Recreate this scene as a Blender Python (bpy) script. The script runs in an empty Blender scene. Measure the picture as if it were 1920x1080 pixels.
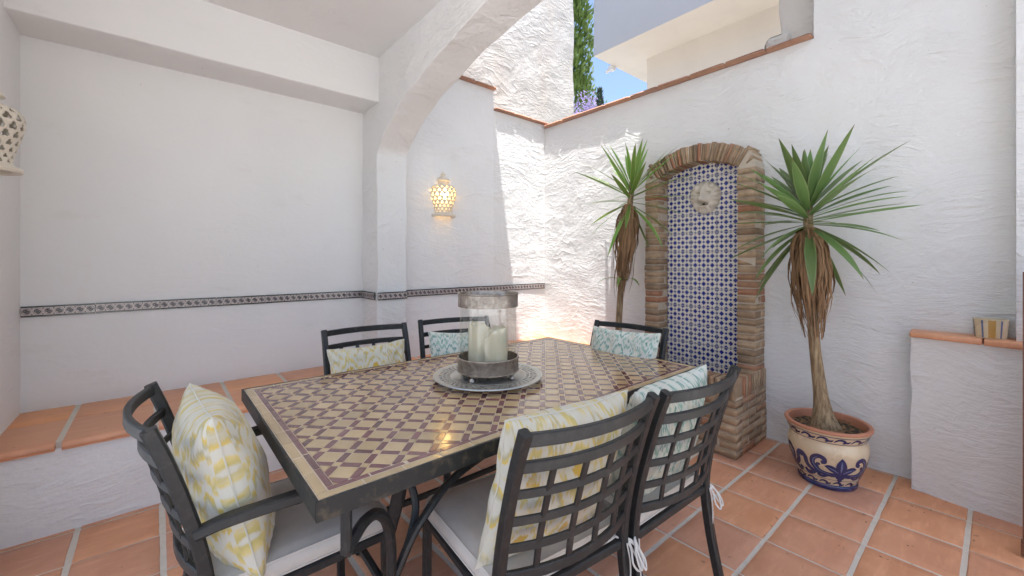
import bpy, bmesh, math, random
from mathutils import Vector, Matrix, noise, Euler
R = math.radians
random.seed(7)
S = bpy.context.scene
COL = S.collection

# ------------------------------------------------------------------ camera, sky, sun, exposure
cam_d = bpy.data.cameras.new('camera'); cam = bpy.data.objects.new('camera', cam_d); COL.objects.link(cam)
cam.location = (0, 0, 1.27); cam.rotation_euler = (R(90), 0, R(-40.5))
cam_d.sensor_width = 36; cam_d.lens = 780 / 1920 * 36; cam_d.shift_y = -52 / 1920
cam_d.clip_start = 0.05; cam_d.clip_end = 3000
S.camera = cam

SUN = Vector((-0.148, -0.20, 1.0)).normalized()          # towards the sun
w = bpy.data.worlds.new('World'); S.world = w; w.use_nodes = True
nt = w.node_tree; bg = nt.nodes['Background']
sky = nt.nodes.new('ShaderNodeTexSky'); sky.sky_type = 'NISHITA'; sky.sun_disc = False
sky.sun_elevation = math.asin(SUN.z); sky.sun_rotation = math.atan2(SUN.x, SUN.y)
sky.air_density = 1.0; sky.dust_density = 2.0; sky.ozone_density = 1.5
nt.links.new(sky.outputs[0], bg.inputs[0]); bg.inputs[1].default_value = 0.09
sl = bpy.data.lights.new('sun', 'SUN'); sl.energy = 2.25; sl.angle = R(0.55); sl.color = (1, .975, .94)
so = bpy.data.objects.new('sun', sl); COL.objects.link(so)
so.rotation_euler = SUN.to_track_quat('Z', 'Y').to_euler(); so.location = (0, 0, 30)
S.view_settings.view_transform = 'Standard'; S.view_settings.look = 'None'
S.view_settings.exposure = 1.84; S.view_settings.gamma = 1.0
S.render.engine = 'CYCLES'
S.cycles.use_denoising = True
S.cycles.max_bounces = 8; S.cycles.diffuse_bounces = 5; S.cycles.adaptive_threshold = .025; S.cycles.glossy_bounces = 4
S.cycles.transmission_bounces = 8; S.cycles.transparent_max_bounces = 10
S.cycles.sample_clamp_indirect = 6
S.cycles.caustics_reflective = False; S.cycles.caustics_refractive = False

# ------------------------------------------------------------------ material helpers
class N:
    def __init__(s, name):
        s.m = bpy.data.materials.new(name); s.m.use_nodes = True
        s.t = s.m.node_tree; s.b = s.t.nodes['Principled BSDF']; s.out = s.t.nodes['Material Output']
    def n(s, typ, ins=None, **kw):
        x = s.t.nodes.new('ShaderNode' + typ)
        for k, v in kw.items(): setattr(x, k, v)
        if ins:
            for k, v in ins.items():
                if isinstance(v, bpy.types.NodeSocket): s.t.links.new(v, x.inputs[k])
                else: x.inputs[k].default_value = v
        return x
    def L(s, a, b): s.t.links.new(a, b)
    def math(s, op, a, b=0.0, c=None):
        ins = {0: a, 1: b}
        if c is not None: ins[2] = c
        return s.n('Math', ins, operation=op).outputs[0]
    def mix(s, f, a, b):
        x = s.n('Mix', None, data_type='RGBA')
        for i, v in ((0, f), (6, a), (7, b)):
            if isinstance(v, bpy.types.NodeSocket): s.L(v, x.inputs[i])
            else: x.inputs[i].default_value = v if i == 0 else (tuple(v) + (1,) if len(v) == 3 else v)
        return x.outputs[2]
    def noise(s, vec, scale, detail=4, rough=.55, dist=0.0):
        return s.n('TexNoise', {'Vector': vec, 'Scale': scale, 'Detail': detail, 'Roughness': rough, 'Distortion': dist}).outputs[0]
    def ramp(s, f, stops):
        x = s.n('ValToRGB', {0: f}); e = x.color_ramp.elements
        while len(e) < len(stops): e.new(.5)
        for k, (p, c) in enumerate(stops):
            e[k].position = p; e[k].color = (c if isinstance(c, tuple) else (c, c, c)) + (1,)
        return x.outputs[0]
    def bump(s, h, strength=.3, dist=.01):
        x = s.n('Bump', {'Height': h, 'Strength': strength, 'Distance': dist}); s.L(x.outputs[0], s.b.inputs['Normal'])
    def set(s, **kw):
        for k, v in kw.items():
            k = k.replace('_', ' ')
            if isinstance(v, bpy.types.NodeSocket): s.L(v, s.b.inputs[k])
            else: s.b.inputs[k].default_value = (tuple(v) + (1,)) if isinstance(v, tuple) and len(v) == 3 else v
    def geo(s): return s.n('NewGeometry').outputs['Position']
    def obj(s): return s.n('TexCoord').outputs['Object']
    def uv(s): return s.n('TexCoord').outputs['UV']
    def rnd(s): return s.n('ObjectInfo').outputs['Random']
M = {}

def plaster(name, col, amp=1.0, stain=0.0):
    a = N(name); p = a.geo()
    warp = a.n('TexNoise', {'Vector': p, 'Scale': 2.2, 'Detail': 1}).outputs[1]
    wp = a.n('VectorMath', {0: p, 1: warp, 2: (0, 0, 0)}, operation='ADD').outputs[0]
    wp = a.n('VectorMath', {0: warp, 1: (.22, .22, .22), 2: p}, operation='MULTIPLY_ADD').outputs[0]
    # broad trowel sweeps, streaky drag marks in patches, small pits
    mp = a.n('Mapping', {'Vector': wp, 'Rotation': (.35, .4, .6), 'Scale': (1, 1, 2.2)}).outputs[0]
    rid = a.ramp(a.math('ABSOLUTE', a.math('SUBTRACT', a.noise(mp, 3.6, 1), .5)), [(0, 1.0), (.03, 0.55), (.12, 0.0)])
    mp2 = a.n('Mapping', {'Vector': wp, 'Rotation': (.22, -.18, .3), 'Scale': (1, 1, 4.2)}).outputs[0]
    strk = a.noise(mp2, 8.5, 4, .66, .5)
    msk = a.n('TexNoise', {'Vector': p, 'Scale': 2.4, 'Detail': 1}).outputs[1]
    ms = a.n('SeparateColor', {0: msk})
    mask = a.ramp(ms.outputs[0], [(.46, 0.0), (.62, 1.0)]); mask2 = a.ramp(ms.outputs[1], [(.36, 0.15), (.62, 1.0)])
    big = a.noise(p, 4.2, 3, .55, .6)
    fine = a.noise(p, 32, 2, .6)
    h = a.math('MULTIPLY', big, .55)
    h = a.math('ADD', h, a.math('MULTIPLY', a.math('MULTIPLY', rid, mask), .16))
    h = a.math('ADD', h, a.math('MULTIPLY', a.math('MULTIPLY', strk, mask2), .55))
    h = a.math('ADD', h, a.math('MULTIPLY', fine, .16))
    a.bump(h, min(1, .62 * amp), .022 * max(1, amp))
    tone = a.noise(p, 1.3, 2, .6)
    c = a.mix(a.ramp(tone, [(.35, 0.0), (.7, 1.0)]), tuple(x * .955 for x in col), col)
    spk = a.ramp(a.noise(p, 60, 0), [(.885, 0.0), (.91, 1.0)]); c = a.mix(a.math('MULTIPLY', spk, .55), c, (.30, .27, .24))
    scf = a.ramp(a.noise(a.n('Mapping', {'Vector': p, 'Scale': (1, 1, 2.0)}).outputs[0], 3.1, 5, .7), [(.60, 0.0), (.72, 1.0)]); c = a.mix(a.math('MULTIPLY', scf, .16), c, (.60, .55, .50))
    if stain:
        st = a.ramp(a.noise(a.n('Mapping', {'Vector': p, 'Scale': (1, 1, .35)}).outputs[0], 2.3, 8, .65), [(.5, 0.0), (.68, 1.0)])
        c = a.mix(a.math('MULTIPLY', st, stain), c, (.52, .45, .38))
    a.set(Base_Color=c, Roughness=.82); a.b.inputs['Specular IOR Level'].default_value = .25
    return a.m
M['plaster'] = plaster('white_plaster', (.82, .82, .82), 1.1)
M['smooth'] = plaster('smooth_white_plaster', (.82, .815, .81), .34)
M['rough'] = plaster('rough_white_plaster', (.79, .79, .785), 1.4)
M['aged'] = plaster('weathered_white_plaster', (.62, .605, .58), 1.9, .35)
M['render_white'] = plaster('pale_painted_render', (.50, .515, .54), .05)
M['render_cream'] = plaster('cream_painted_render', (.78, .72, .64), .10, .12)

def terracotta(name, c0, c1, rough=.55):
    a = N(name); p = a.geo(); r = a.rnd()
    sh = a.n('VectorMath', {0: p, 1: a.n('CombineXYZ', {0: a.math('MULTIPLY', r, 40.0), 1: a.math('MULTIPLY', r, 17.0), 2: 0.0}).outputs[0]}, operation='ADD').outputs[0]
    n1 = a.noise(sh, 5, 6, .6, .5)
    n2 = a.noise(a.n('Mapping', {'Vector': sh, 'Scale': (1, 5, 1), 'Rotation': (0, 0, .4)}).outputs[0], 6, 4, .6)
    c = a.mix(a.ramp(n1, [(.3, 0.0), (.72, 1.0)]), c0, c1)
    c = a.mix(a.math('MULTIPLY', a.ramp(n2, [(.5, 0.0), (.75, 1.0)]), .35), c, tuple(min(1, x * 1.28 + .012) for x in c1))
    v = a.n('HueSaturation', {'Color': c, 'Value': a.math('ADD', .90, a.math('MULTIPLY', r, .2)), 'Hue': a.math('ADD', .497, a.math('MULTIPLY', r, .006)), 'Saturation': a.math('ADD', .92, a.math('MULTIPLY', r, .12))}).outputs[0]
    dust = a.ramp(a.noise(p, 55, 3, .7), [(.66, 0.0), (.76, 1.0)])
    v = a.mix(a.math('MULTIPLY', dust, .28), v, (.55, .40, .32))
    dark = a.ramp(a.noise(p, 22, 2, .6, .5), [(.70, 0.0), (.76, 1.0)])
    v = a.mix(a.math('MULTIPLY', dark, .55), v, (.14, .06, .04))
    a.set(Base_Color=v, Roughness=a.math('ADD', rough - .12, a.math('MULTIPLY', n1, .28)))
    a.bump(a.math('ADD', n1, a.math('MULTIPLY', a.noise(p, 90, 3), .12)), .22, .006)
    return a.m
M['floor_tile'] = terracotta('terracotta_floor_tile', (.60, .270, .148), (.70, .350, .208))
M['bench_tile'] = terracotta('glazed_terracotta', (.71, .315, .155), (.78, .380, .200), .42)
M['coping_tile'] = terracotta('weathered_terracotta', (.42, .215, .14), (.52, .29, .20), .7)

a = N('grey_grout'); n_ = a.noise(a.geo(), 30, 6, .65)
a.set(Base_Color=a.mix(n_, (.54, .49, .42), (.76, .70, .62)), Roughness=.95); a.bump(n_, .5, .004); M['grout'] = a.m
a = N('sandy_mortar'); n_ = a.noise(a.geo(), 26, 6, .7)
a.set(Base_Color=a.mix(n_, (.44, .37, .29), (.62, .54, .44)), Roughness=.95); a.bump(n_, .6, .008); M['mortar'] = a.m
a = N('pale_paving'); p = a.geo(); n_ = a.noise(p, 2, 4)
a.set(Base_Color=a.mix(n_, (.55, .53, .50), (.65, .63, .59)), Roughness=.85); M['ground'] = a.m

# bricks
a = N('handmade_brick'); p = a.geo(); r = a.rnd()
n1 = a.noise(p, 14, 6, .65, .4); n2 = a.noise(p, 60, 4, .7)
base = a.ramp(r, [(0, (.34, .235, .15)), (.3, (.50, .35, .22)), (.55, (.56, .405, .265)), (.8, (.45, .305, .19)), (.97, (.48, .23, .135))])
c = a.mix(a.ramp(n1, [(.3, 0.0), (.7, 1.0)]), a.n('HueSaturation', {'Color': base, 'Value': .6}).outputs[0], base)
c = a.mix(a.math('MULTIPLY', a.ramp(n1, [(.6, 0.0), (.78, 1.0)]), .5), c, (.56, .46, .34))
a.set(Base_Color=c, Roughness=.9); a.bump(a.math('ADD', n1, a.math('MULTIPLY', n2, .4)), .7, .012); M['brick'] = a.m

def glaze(name, c0, c1, rough=.1, var=.25):
    a = N(name); p = a.geo(); r = a.rnd()
    n1 = a.noise(p, 26, 5, .6)
    c = a.mix(n1, c0, c1)
    c = a.n('HueSaturation', {'Color': c, 'Value': a.math('ADD', 1 - var / 2, a.math('MULTIPLY', r, var))}).outputs[0]
    a.set(Base_Color=c, Roughness=a.math('ADD', rough, a.math('MULTIPLY', a.ramp(a.noise(p, 9, 4), [(.4, 0.0), (.75, 1.0)]), .14)))
    a.b.inputs['Specular IOR Level'].default_value = .95
    a.bump(a.noise(p, 30, 2), .12, .004)
    return a.m
M['z_beige'] = glaze('beige_glazed_mosaic', (.44, .31, .155), (.58, .43, .24), .055, .28)
M['z_burg'] = glaze('burgundy_glazed_mosaic', (.125, .042, .045), (.20, .080, .080), .06, .4)
M['t_cream'] = glaze('cream_glazed_tile', (.70, .67, .60), (.76, .73, .67), .12, .06)
M['t_blue'] = glaze('cobalt_glaze', (.012, .02, .17), (.035, .055, .32), .10, .1)
M['t_navy'] = glaze('navy_painted_glaze', (.010, .013, .065), (.03, .04, .16), .12, .1)
M['f_white'] = glaze('pinkish_white_glaze', (.52, .44, .42), (.62, .55, .52), .2, .1)
M['f_dark'] = glaze('dark_green_glaze', (.010, .016, .014), (.03, .036, .034), .2, .2)
M['f_ink'] = glaze('dark_ink_glaze', (.012, .010, .016), (.045, .035, .045), .25, .1)
M['pot_cream'] = glaze('cream_pot_glaze', (.60, .47, .31), (.68, .56, .39), .2, .02)
M['t_grout'] = glaze('white_tile_grout', (.62, .60, .56), (.72, .70, .66), .8, .02)
M['m_grout'] = glaze('pale_mosaic_grout', (.55, .45, .33), (.68, .58, .45), .5, .02)
M['clay'] = glaze('bare_terracotta_rim', (.40, .15, .075), (.50, .20, .11), .55, .05)

a = N('black_wrought_iron'); p = a.geo(); n1 = a.noise(p, 45, 6, .65); n2 = a.noise(p, 7, 4)
a.set(Base_Color=a.mix(a.ramp(n1, [(.5, 0.0), (.8, 1.0)]), (.016, .017, .018), (.045, .044, .042)), Roughness=a.math('ADD', .36, a.math('MULTIPLY', n2, .2)))
a.bump(n1, .10, .003); M['iron'] = a.m
a = N('worn_black_iron_band'); p = a.geo(); n1 = a.noise(p, 30, 8, .7); n2 = a.noise(p, 7, 4)
a.set(Base_Color=a.mix(a.ramp(n1, [(.52, 0.0), (.72, 1.0)]), (.014, .016, .017), (.11, .085, .055)), Roughness=a.math('ADD', .38, a.math('MULTIPLY', n1, .3)))
a.bump(n1, .35, .004); M['iron_worn'] = a.m
a = N('aged_pewter'); p = a.geo(); n1 = a.noise(p, 30, 7, .65, .6); vo = a.n('TexVoronoi', {'Vector': p, 'Scale': 75}).outputs[0]
a.set(Base_Color=a.mix(a.ramp(n1, [(.3, 0.0), (.7, 1.0)]), (.22, .18, .15), (.52, .46, .40)), Metallic=.85, Roughness=a.math('ADD', .28, a.math('MULTIPLY', n1, .25)))
a.bump(a.math('ADD', n1, vo), .45, .003); M['pewter'] = a.m
a = N('silver_tray_metal'); p = a.geo(); n1 = a.noise(p, 40, 6, .6)
a.set(Base_Color=a.mix(n1, (.40, .40, .37), (.64, .63, .58)), Metallic=.75, Roughness=a.math('ADD', .28, a.math('MULTIPLY', n1, .2)))
a.bump(n1, .25, .002); M['silver'] = a.m
a = N('clear_glass'); a.set(Base_Color=(1, 1, 1), Roughness=.02, IOR=1.25); a.b.inputs['Transmission Weight'].default_value = 1.0
tr = a.n('BsdfTransparent', {'Color': (.97, .98, .97, 1)}); gl = a.n('BsdfGlossy', {'Color': (1, 1, 1, 1), 'Roughness': .02})
fr = a.n('LayerWeight', {'Blend': .12}).outputs['Facing']
fm = a.math('ADD', .04, a.math('MULTIPLY', a.math('POWER', fr, 2.5), .7))
mx = a.n('MixShader', {0: fm, 1: tr.outputs[0], 2: gl.outputs[0]}); a.L(mx.outputs[0], a.out.inputs[0]); M['glass'] = a.m
a = N('ivory_wax'); n1 = a.noise(a.geo(), 18, 5)
a.set(Base_Color=a.mix(n1, (.66, .57, .41), (.75, .67, .51)), Roughness=.5); a.b.inputs['Subsurface Weight'].default_value = .3
a.b.inputs['Subsurface Radius'].default_value = (.02, .014, .008); a.b.inputs['Subsurface Scale'].default_value = 1.0
a.bump(n1, .25, .006); M['wax'] = a.m
a = N('ivory_ceramic'); n1 = a.noise(a.geo(), 12, 4)
a.set(Base_Color=a.mix(n1, (.66, .59, .48), (.74, .68, .58)), Roughness=.35); a.bump(n1, .12, .004); M['ceramic'] = a.m
a = N('cast_stone'); n1 = a.noise(a.geo(), 24, 6, .65)
a.set(Base_Color=a.mix(n1, (.56, .50, .42), (.72, .67, .58)), Roughness=.75); a.bump(n1, .25, .004); M['stone'] = a.m
a = N('lit_bulb'); a.set(Base_Color=(1, .8, .4)); a.b.inputs['Emission Color'].default_value = (1, .62, .18, 1); a.b.inputs['Emission Strength'].default_value = 9; M['bulb'] = a.m
a = N('off_white_canvas'); p = a.obj(); n1 = a.noise(p, 7, 6, .6); wv = a.noise(p, 420, 2)
a.set(Base_Color=a.mix(a.ramp(n1, [(.35, 0.0), (.7, 1.0)]), (.54, .50, .455), (.66, .615, .565)), Roughness=.9)
a.b.inputs['Sheen Weight'].default_value = .15
a.bump(a.math('ADD', a.math('MULTIPLY', n1, 2.2), a.math('MULTIPLY', wv, .12)), .3, .006); M['canvas'] = a.m
a = N('white_cord'); a.set(Base_Color=(.66, .63, .59), Roughness=.9); M['cord'] = a.m
a = N('piping_grey'); a.set(Base_Color=(.30, .285, .27), Roughness=.9); M['piping'] = a.m

def ikat(name, cols, scale=(3.2, 2.3), seam=(.75, .72, .62)):
    a = N(name); uv = a.uv(); r = a.rnd()
    sep = a.n('SeparateXYZ', {0: uv}); u, v = sep.outputs[0], sep.outputs[1]
    # feathered ikat edges: columns of thread slip along v
    colid = a.n('Math', {0: a.math('MULTIPLY', u, 64.0)}, operation='FLOOR').outputs[0]
    slip = a.n('TexWhiteNoise', {'W': colid}, noise_dimensions='1D').outputs[0]
    soft = a.noise(a.n('CombineXYZ', {0: a.math('MULTIPLY', u, 34.0), 1: a.math('MULTIPLY', v, 5.0), 2: r}).outputs[0], 1.0, 3)
    v2 = a.math('ADD', v, a.math('ADD', a.math('MULTIPLY', a.math('SUBTRACT', slip, .5), .075), a.math('MULTIPLY', a.math('SUBTRACT', soft, .5), .12)))
    fx = a.math('ABSOLUTE', a.math('SUBTRACT', a.math('FRACT', a.math('MULTIPLY', u, scale[0])), .5))
    fy = a.math('ABSOLUTE', a.math('SUBTRACT', a.math('FRACT', a.math('MULTIPLY', v2, scale[1])), .5))
    d = a.math('ADD', fx, fy)
    patch = a.noise(a.n('CombineXYZ', {0: a.math('MULTIPLY', u, 11.0), 1: a.math('MULTIPLY', v2, 7.0), 2: a.math('MULTIPLY', r, 9.0)}).outputs[0], 1.0, 3, .6)
    c = a.ramp(d, cols)
    c = a.mix(a.ramp(patch, [(.50, 0.0), (.66, 1.0)]), c, (.63, .60, .50))
    n1 = a.noise(a.obj(), 500, 2)
    wr = a.noise(a.obj(), 9, 4, .5, .6)
    a.set(Base_Color=c, Roughness=.88); a.b.inputs['Sheen Weight'].default_value = .15
    a.bump(a.math('ADD', a.math('MULTIPLY', n1, .10), a.math('MULTIPLY', wr, 1.2)), .35, .012)
    return a.m
W_ = (.64, .615, .53)
M['yellow'] = ikat('yellow_ikat_cotton', [(0, (.60, .40, .07)), (.16, (.60, .40, .07)), (.20, W_), (.33, W_), (.37, (.55, .46, .17)), (.47, (.68, .55, .22)), (.52, W_), (.66, W_), (.70, (.67, .49, .10)), (.80, (.46, .42, .26)), (.88, W_)])
M['teal'] = ikat('teal_ikat_cotton', [(0, (.14, .33, .27)), (.08, (.14, .33, .27)), (.12, (.66, .69, .63)), (.26, (.66, .69, .63)), (.30, (.24, .42, .35)), (.40, (.40, .55, .46)), (.46, (.68, .70, .64)), (.60, (.68, .70, .64)), (.64, (.13, .30, .26)), (.72, (.30, .46, .40)), (.80, (.68, .70, .62))], (4.2, 3.0))

def leafmat(name, c0, c1, edge):
    a = N(name); sep = a.n('SeparateXYZ', {0: a.uv()}); u, v = sep.outputs[0], sep.outputs[1]
    n1 = a.noise(a.n('CombineXYZ', {0: a.math('MULTIPLY', u, 30.0), 1: a.math('MULTIPLY', v, 1.5), 2: a.rnd()}).outputs[0], 1.0, 3)
    c = a.mix(n1, c0, c1)
    ed = a.ramp(a.math('ABSOLUTE', a.math('SUBTRACT', u, .5)), [(.36, 0.0), (.46, 1.0)])
    c = a.mix(a.math('MULTIPLY', ed, .7), c, edge)
    tip = a.ramp(v, [(.93, 0.0), (1.0, 1.0)]); c = a.mix(tip, c, (.20, .12, .05))
    c = a.n('HueSaturation', {'Color': c, 'Value': a.math('ADD', .72, a.math('MULTIPLY', a.rnd(), .6)), 'Hue': a.math('ADD', .485, a.math('MULTIPLY', a.rnd(), .03))}).outputs[0]
    a.set(Base_Color=c, Roughness=.30)
    tl = a.n('BsdfTranslucent', {'Color': c}); mx = a.n('MixShader', {0: .28, 1: a.b.outputs[0], 2: tl.outputs[0]}); a.L(mx.outputs[0], a.out.inputs[0])
    a.bump(n1, .2, .002); return a.m
M['leaf'] = leafmat('yucca_leaf_green', (.12, .215, .065), (.20, .31, .11), (.29, .38, .17))
M['leaf2'] = leafmat('yucca_leaf_yellow_edge', (.13, .26, .05), (.22, .38, .08), (.52, .58, .24))
a = N('dry_yucca_leaf'); n1 = a.noise(a.n('Mapping', {'Vector': a.geo(), 'Scale': (1, 1, .15)}).outputs[0], 60, 4)
a.set(Base_Color=a.mix(n1, (.13, .065, .03), (.36, .215, .11)), Roughness=.85); M['dry'] = a.m
a = N('yucca_bark'); n1 = a.noise(a.n('Mapping', {'Vector': a.geo(), 'Scale': (1, 1, .16)}).outputs[0], 75, 5, .6, .3)
a.set(Base_Color=a.mix(a.ramp(n1, [(.35, 0.0), (.65, 1.0)]), (.15, .095, .05), (.40, .29, .17)), Roughness=.9); a.bump(n1, .9, .012); M['bark'] = a.m
a = N('potting_soil'); n1 = a.noise(a.geo(), 60, 6, .7)
a.set(Base_Color=a.mix(n1, (.02, .016, .012), (.10, .085, .055)), Roughness=.95); a.bump(n1, 1, .02); M['soil'] = a.m
def fol(name, c0, c1, tr_=.3):
    a = N(name); n1 = a.noise(a.geo(), 1.3, 4); c = a.mix(n1, c0, c1)
    a.set(Base_Color=c, Roughness=.6); tl = a.n('BsdfTranslucent', {'Color': c}); mx = a.n('MixShader', {0: tr_, 1: a.b.outputs[0], 2: tl.outputs[0]}); a.L(mx.outputs[0], a.out.inputs[0]); return a.m
M['cypress'] = fol('cypress_foliage', (.10, .16, .03), (.20, .28, .06))
M['conifer'] = fol('blue_green_foliage', (.05, .085, .06), (.09, .13, .09))
M['jacaranda'] = fol('lilac_blossom', (.42, .33, .62), (.58, .48, .78), .4)
a = N('added_awning_cloth'); a.set(Base_Color=(.80, .81, .82), Roughness=.9); tl = a.n('BsdfTranslucent', {'Color': (.88, .90, .92, 1)}); mx = a.n('MixShader', {0: .36, 1: a.b.outputs[0], 2: tl.outputs[0]}); a.L(mx.outputs[0], a.out.inputs[0]); M['awning'] = a.m  # cloth of the added unseen awning, translucent to brighten the shade below
a = N('brown_stained_wood'); n1 = a.noise(a.n('Mapping', {'Vector': a.geo(), 'Scale': (1, 1, .08)}).outputs[0], 40, 5)
a.set(Base_Color=a.mix(n1, (.10, .04, .022), (.19, .08, .045)), Roughness=.45); M['wood'] = a.m
a = N('white_aluminium'); a.set(Base_Color=(.7, .7, .7), Roughness=.4); M['alu'] = a.m
for nm, c in (('cup_cream', (.66, .58, .40)), ('cup_blue', (.10, .15, .32)), ('cup_ochre', (.50, .31, .08)), ('cup_green', (.16, .19, .17))):
    M[nm] = glaze(nm + '_glaze', tuple(x * .9 for x in c), c, .25, .02)

# ------------------------------------------------------------------ mesh helpers
class MB:
    def __init__(s): s.v = []; s.f = []; s.mi = []; s.uv = {}
    def add(s, vs, fs, mi=0):
        o = len(s.v); s.v += [tuple(x) for x in vs]
        for f in fs: s.f.append(tuple(o + i for i in f)); s.mi.append(mi)
        return o
    def box(s, x0, x1, y0, y1, z0, z1, mi=0, mat=None):
        vs = [Vector(p) for p in ((x0, y0, z0), (x1, y0, z0), (x1, y1, z0), (x0, y1, z0), (x0, y0, z1), (x1, y0, z1), (x1, y1, z1), (x0, y1, z1))]
        if mat: vs = [mat @ v for v in vs]
        s.add(vs, [(0, 3, 2, 1), (4, 5, 6, 7), (0, 1, 5, 4), (1, 2, 6, 5), (2, 3, 7, 6), (3, 0, 4, 7)], mi)
    def prism(s, poly, z0, z1, mi=0, bottom=True, top_mi=None):
        n = len(poly); o = s.add([(p[0], p[1], z0) for p in poly] + [(p[0], p[1], z1) for p in poly], [])
        for i in range(n): s.f.append((o + i, o + (i + 1) % n, o + n + (i + 1) % n, o + n + i)); s.mi.append(mi)
        s.f.append(tuple(o + n + i for i in range(n))); s.mi.append(mi if top_mi is None else top_mi)
        if bottom: s.f.append(tuple(o + i for i in reversed(range(n)))); s.mi.append(mi)
    def sweep(s, path, section, closed=False, up=None, mi=0, scale=None, cap=True):
        P = [Vector(p) for p in path]; n = len(P); k = len(section); T = []
        for i in range(n):
            t = (P[(i + 1) % n] - P[i - 1]) if closed else (P[min(i + 1, n - 1)] - P[max(i - 1, 0)])
            T.append(t.normalized())
        upv = Vector(up) if up else (Vector((0, 0, 1)) if abs(T[0].z) < .9 else Vector((0, 1, 0)))
        side = T[0].cross(upv).normalized(); rings = []
        for i in range(n):
            if up: side = T[i].cross(Vector(up)).normalized() if T[i].cross(Vector(up)).length > 1e-4 else side
            else: side = (side - T[i] * side.dot(T[i])).normalized()
            u2 = side.cross(T[i]).normalized(); sc = scale[i] if scale else 1
            rings.append([P[i] + side * (a_ * sc) + u2 * (b_ * sc) for a_, b_ in section])
        o = s.add([v for r in rings for v in r], [])
        m = n if closed else n - 1
        for i in range(m):
            j = (i + 1) % n
            for q in range(k): s.f.append((o + i * k + q, o + i * k + (q + 1) % k, o + j * k + (q + 1) % k, o + j * k + q)); s.mi.append(mi)
        if cap and not closed:
            s.f.append(tuple(o + q for q in reversed(range(k)))); s.mi.append(mi)
            s.f.append(tuple(o + (n - 1) * k + q for q in range(k))); s.mi.append(mi)
    def tube(s, path, r, sides=8, closed=False, mi=0, scale=None):
        s.sweep(path, [(r * math.cos(2 * math.pi * q / sides), r * math.sin(2 * math.pi * q / sides)) for q in range(sides)], closed, None, mi, scale)
    def bar(s, path, wd, ht, up=(0, 0, 1), mi=0, bv=.18):
        b = min(wd, ht) * bv; x, y = wd / 2, ht / 2
        s.sweep(path, [(x, -y + b), (x, y - b), (x - b, y), (-x + b, y), (-x, y - b), (-x, -y + b), (-x + b, -y), (x - b, -y)], False, up, mi)
    def lathe(s, prof, n=40, mi=0, cx=0, cy=0, a0=0, a1=2 * math.pi):
        full = abs(a1 - a0 - 2 * math.pi) < 1e-6; m = n if full else n + 1
        o = s.add([(cx + r * math.cos(a0 + (a1 - a0) * q / n), cy + r * math.sin(a0 + (a1 - a0) * q / n), z) for r, z in prof for q in range(m)], [])
        for i in range(len(prof) - 1):
            for q in range(n):
                q2 = (q + 1) % m if full else q + 1
                s.f.append((o + i * m + q, o + i * m + q2, o + (i + 1) * m + q2, o + (i + 1) * m + q)); s.mi.append(mi)
    def build(s, name, mats, parent=None, smooth=True, ang=35, clean=True, loc=None):
        me = bpy.data.meshes.new(name); me.from_pydata(s.v, [], s.f)
        mats = mats if isinstance(mats, (list, tuple)) else [mats]
        for m in mats: me.materials.append(M[m] if isinstance(m, str) else m)
        me.polygons.foreach_set('material_index', s.mi)
        if s.uv:
            ul = me.uv_layers.new(name='UVMap')
            for lp in me.loops: ul.data[lp.index].uv = s.uv.get(lp.vertex_index, (0, 0))
        if clean:
            bm = bmesh.new(); bm.from_mesh(me); bmesh.ops.recalc_face_normals(bm, faces=bm.faces); bm.to_mesh(me); bm.free()
        if smooth:
            me.shade_smooth(); me.set_sharp_from_angle(angle=R(ang))
        me.update(); o = bpy.data.objects.new(name, me); COL.objects.link(o)
        if parent: o.parent = parent
        if loc is not None: o.location = loc
        return o
def inst(name, me, parent=None, loc=(0, 0, 0), rot=(0, 0, 0), scale=(1, 1, 1)):
    o = bpy.data.objects.new(name, me); COL.objects.link(o); o.parent = parent
    o.location = loc; o.rotation_euler = rot; o.scale = scale; return o
def tag(o, label, cat, group=None):
    o['label'] = label; o['category'] = cat
    if group: o['group'] = group
    return o
def struct(o): o['kind'] = 'structure'; return o
def stuff(o): o['kind'] = 'stuff'; return o
def empty(name, loc=(0, 0, 0), rz=0):
    e = bpy.data.objects.new(name, None); COL.objects.link(e); e.location = loc; e.rotation_euler = (0, 0, rz); e.empty_display_size = .1; return e
def thing(name, label, cat, loc=(0, 0, 0), rz=0, group=None): return tag(empty(name, loc, rz), label, cat, group)
def fbm(p, sc, seed=0.0): return noise.fractal(Vector(p) * sc + Vector((seed, seed * 1.7, seed * .6)), 1.0, 2.0, 4)
def wob(p, amp, sc=5.0):
    q = Vector(p) * sc; return Vector((noise.noise(q), noise.noise(q + Vector((31, 7, 3))), noise.noise(q + Vector((5, 57, 13))))) * amp
def rng(a0, a1, st):
    n = max(1, round((a1 - a0) / st)); return [a0 + (a1 - a0) * i / n for i in range(n + 1)]

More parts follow.
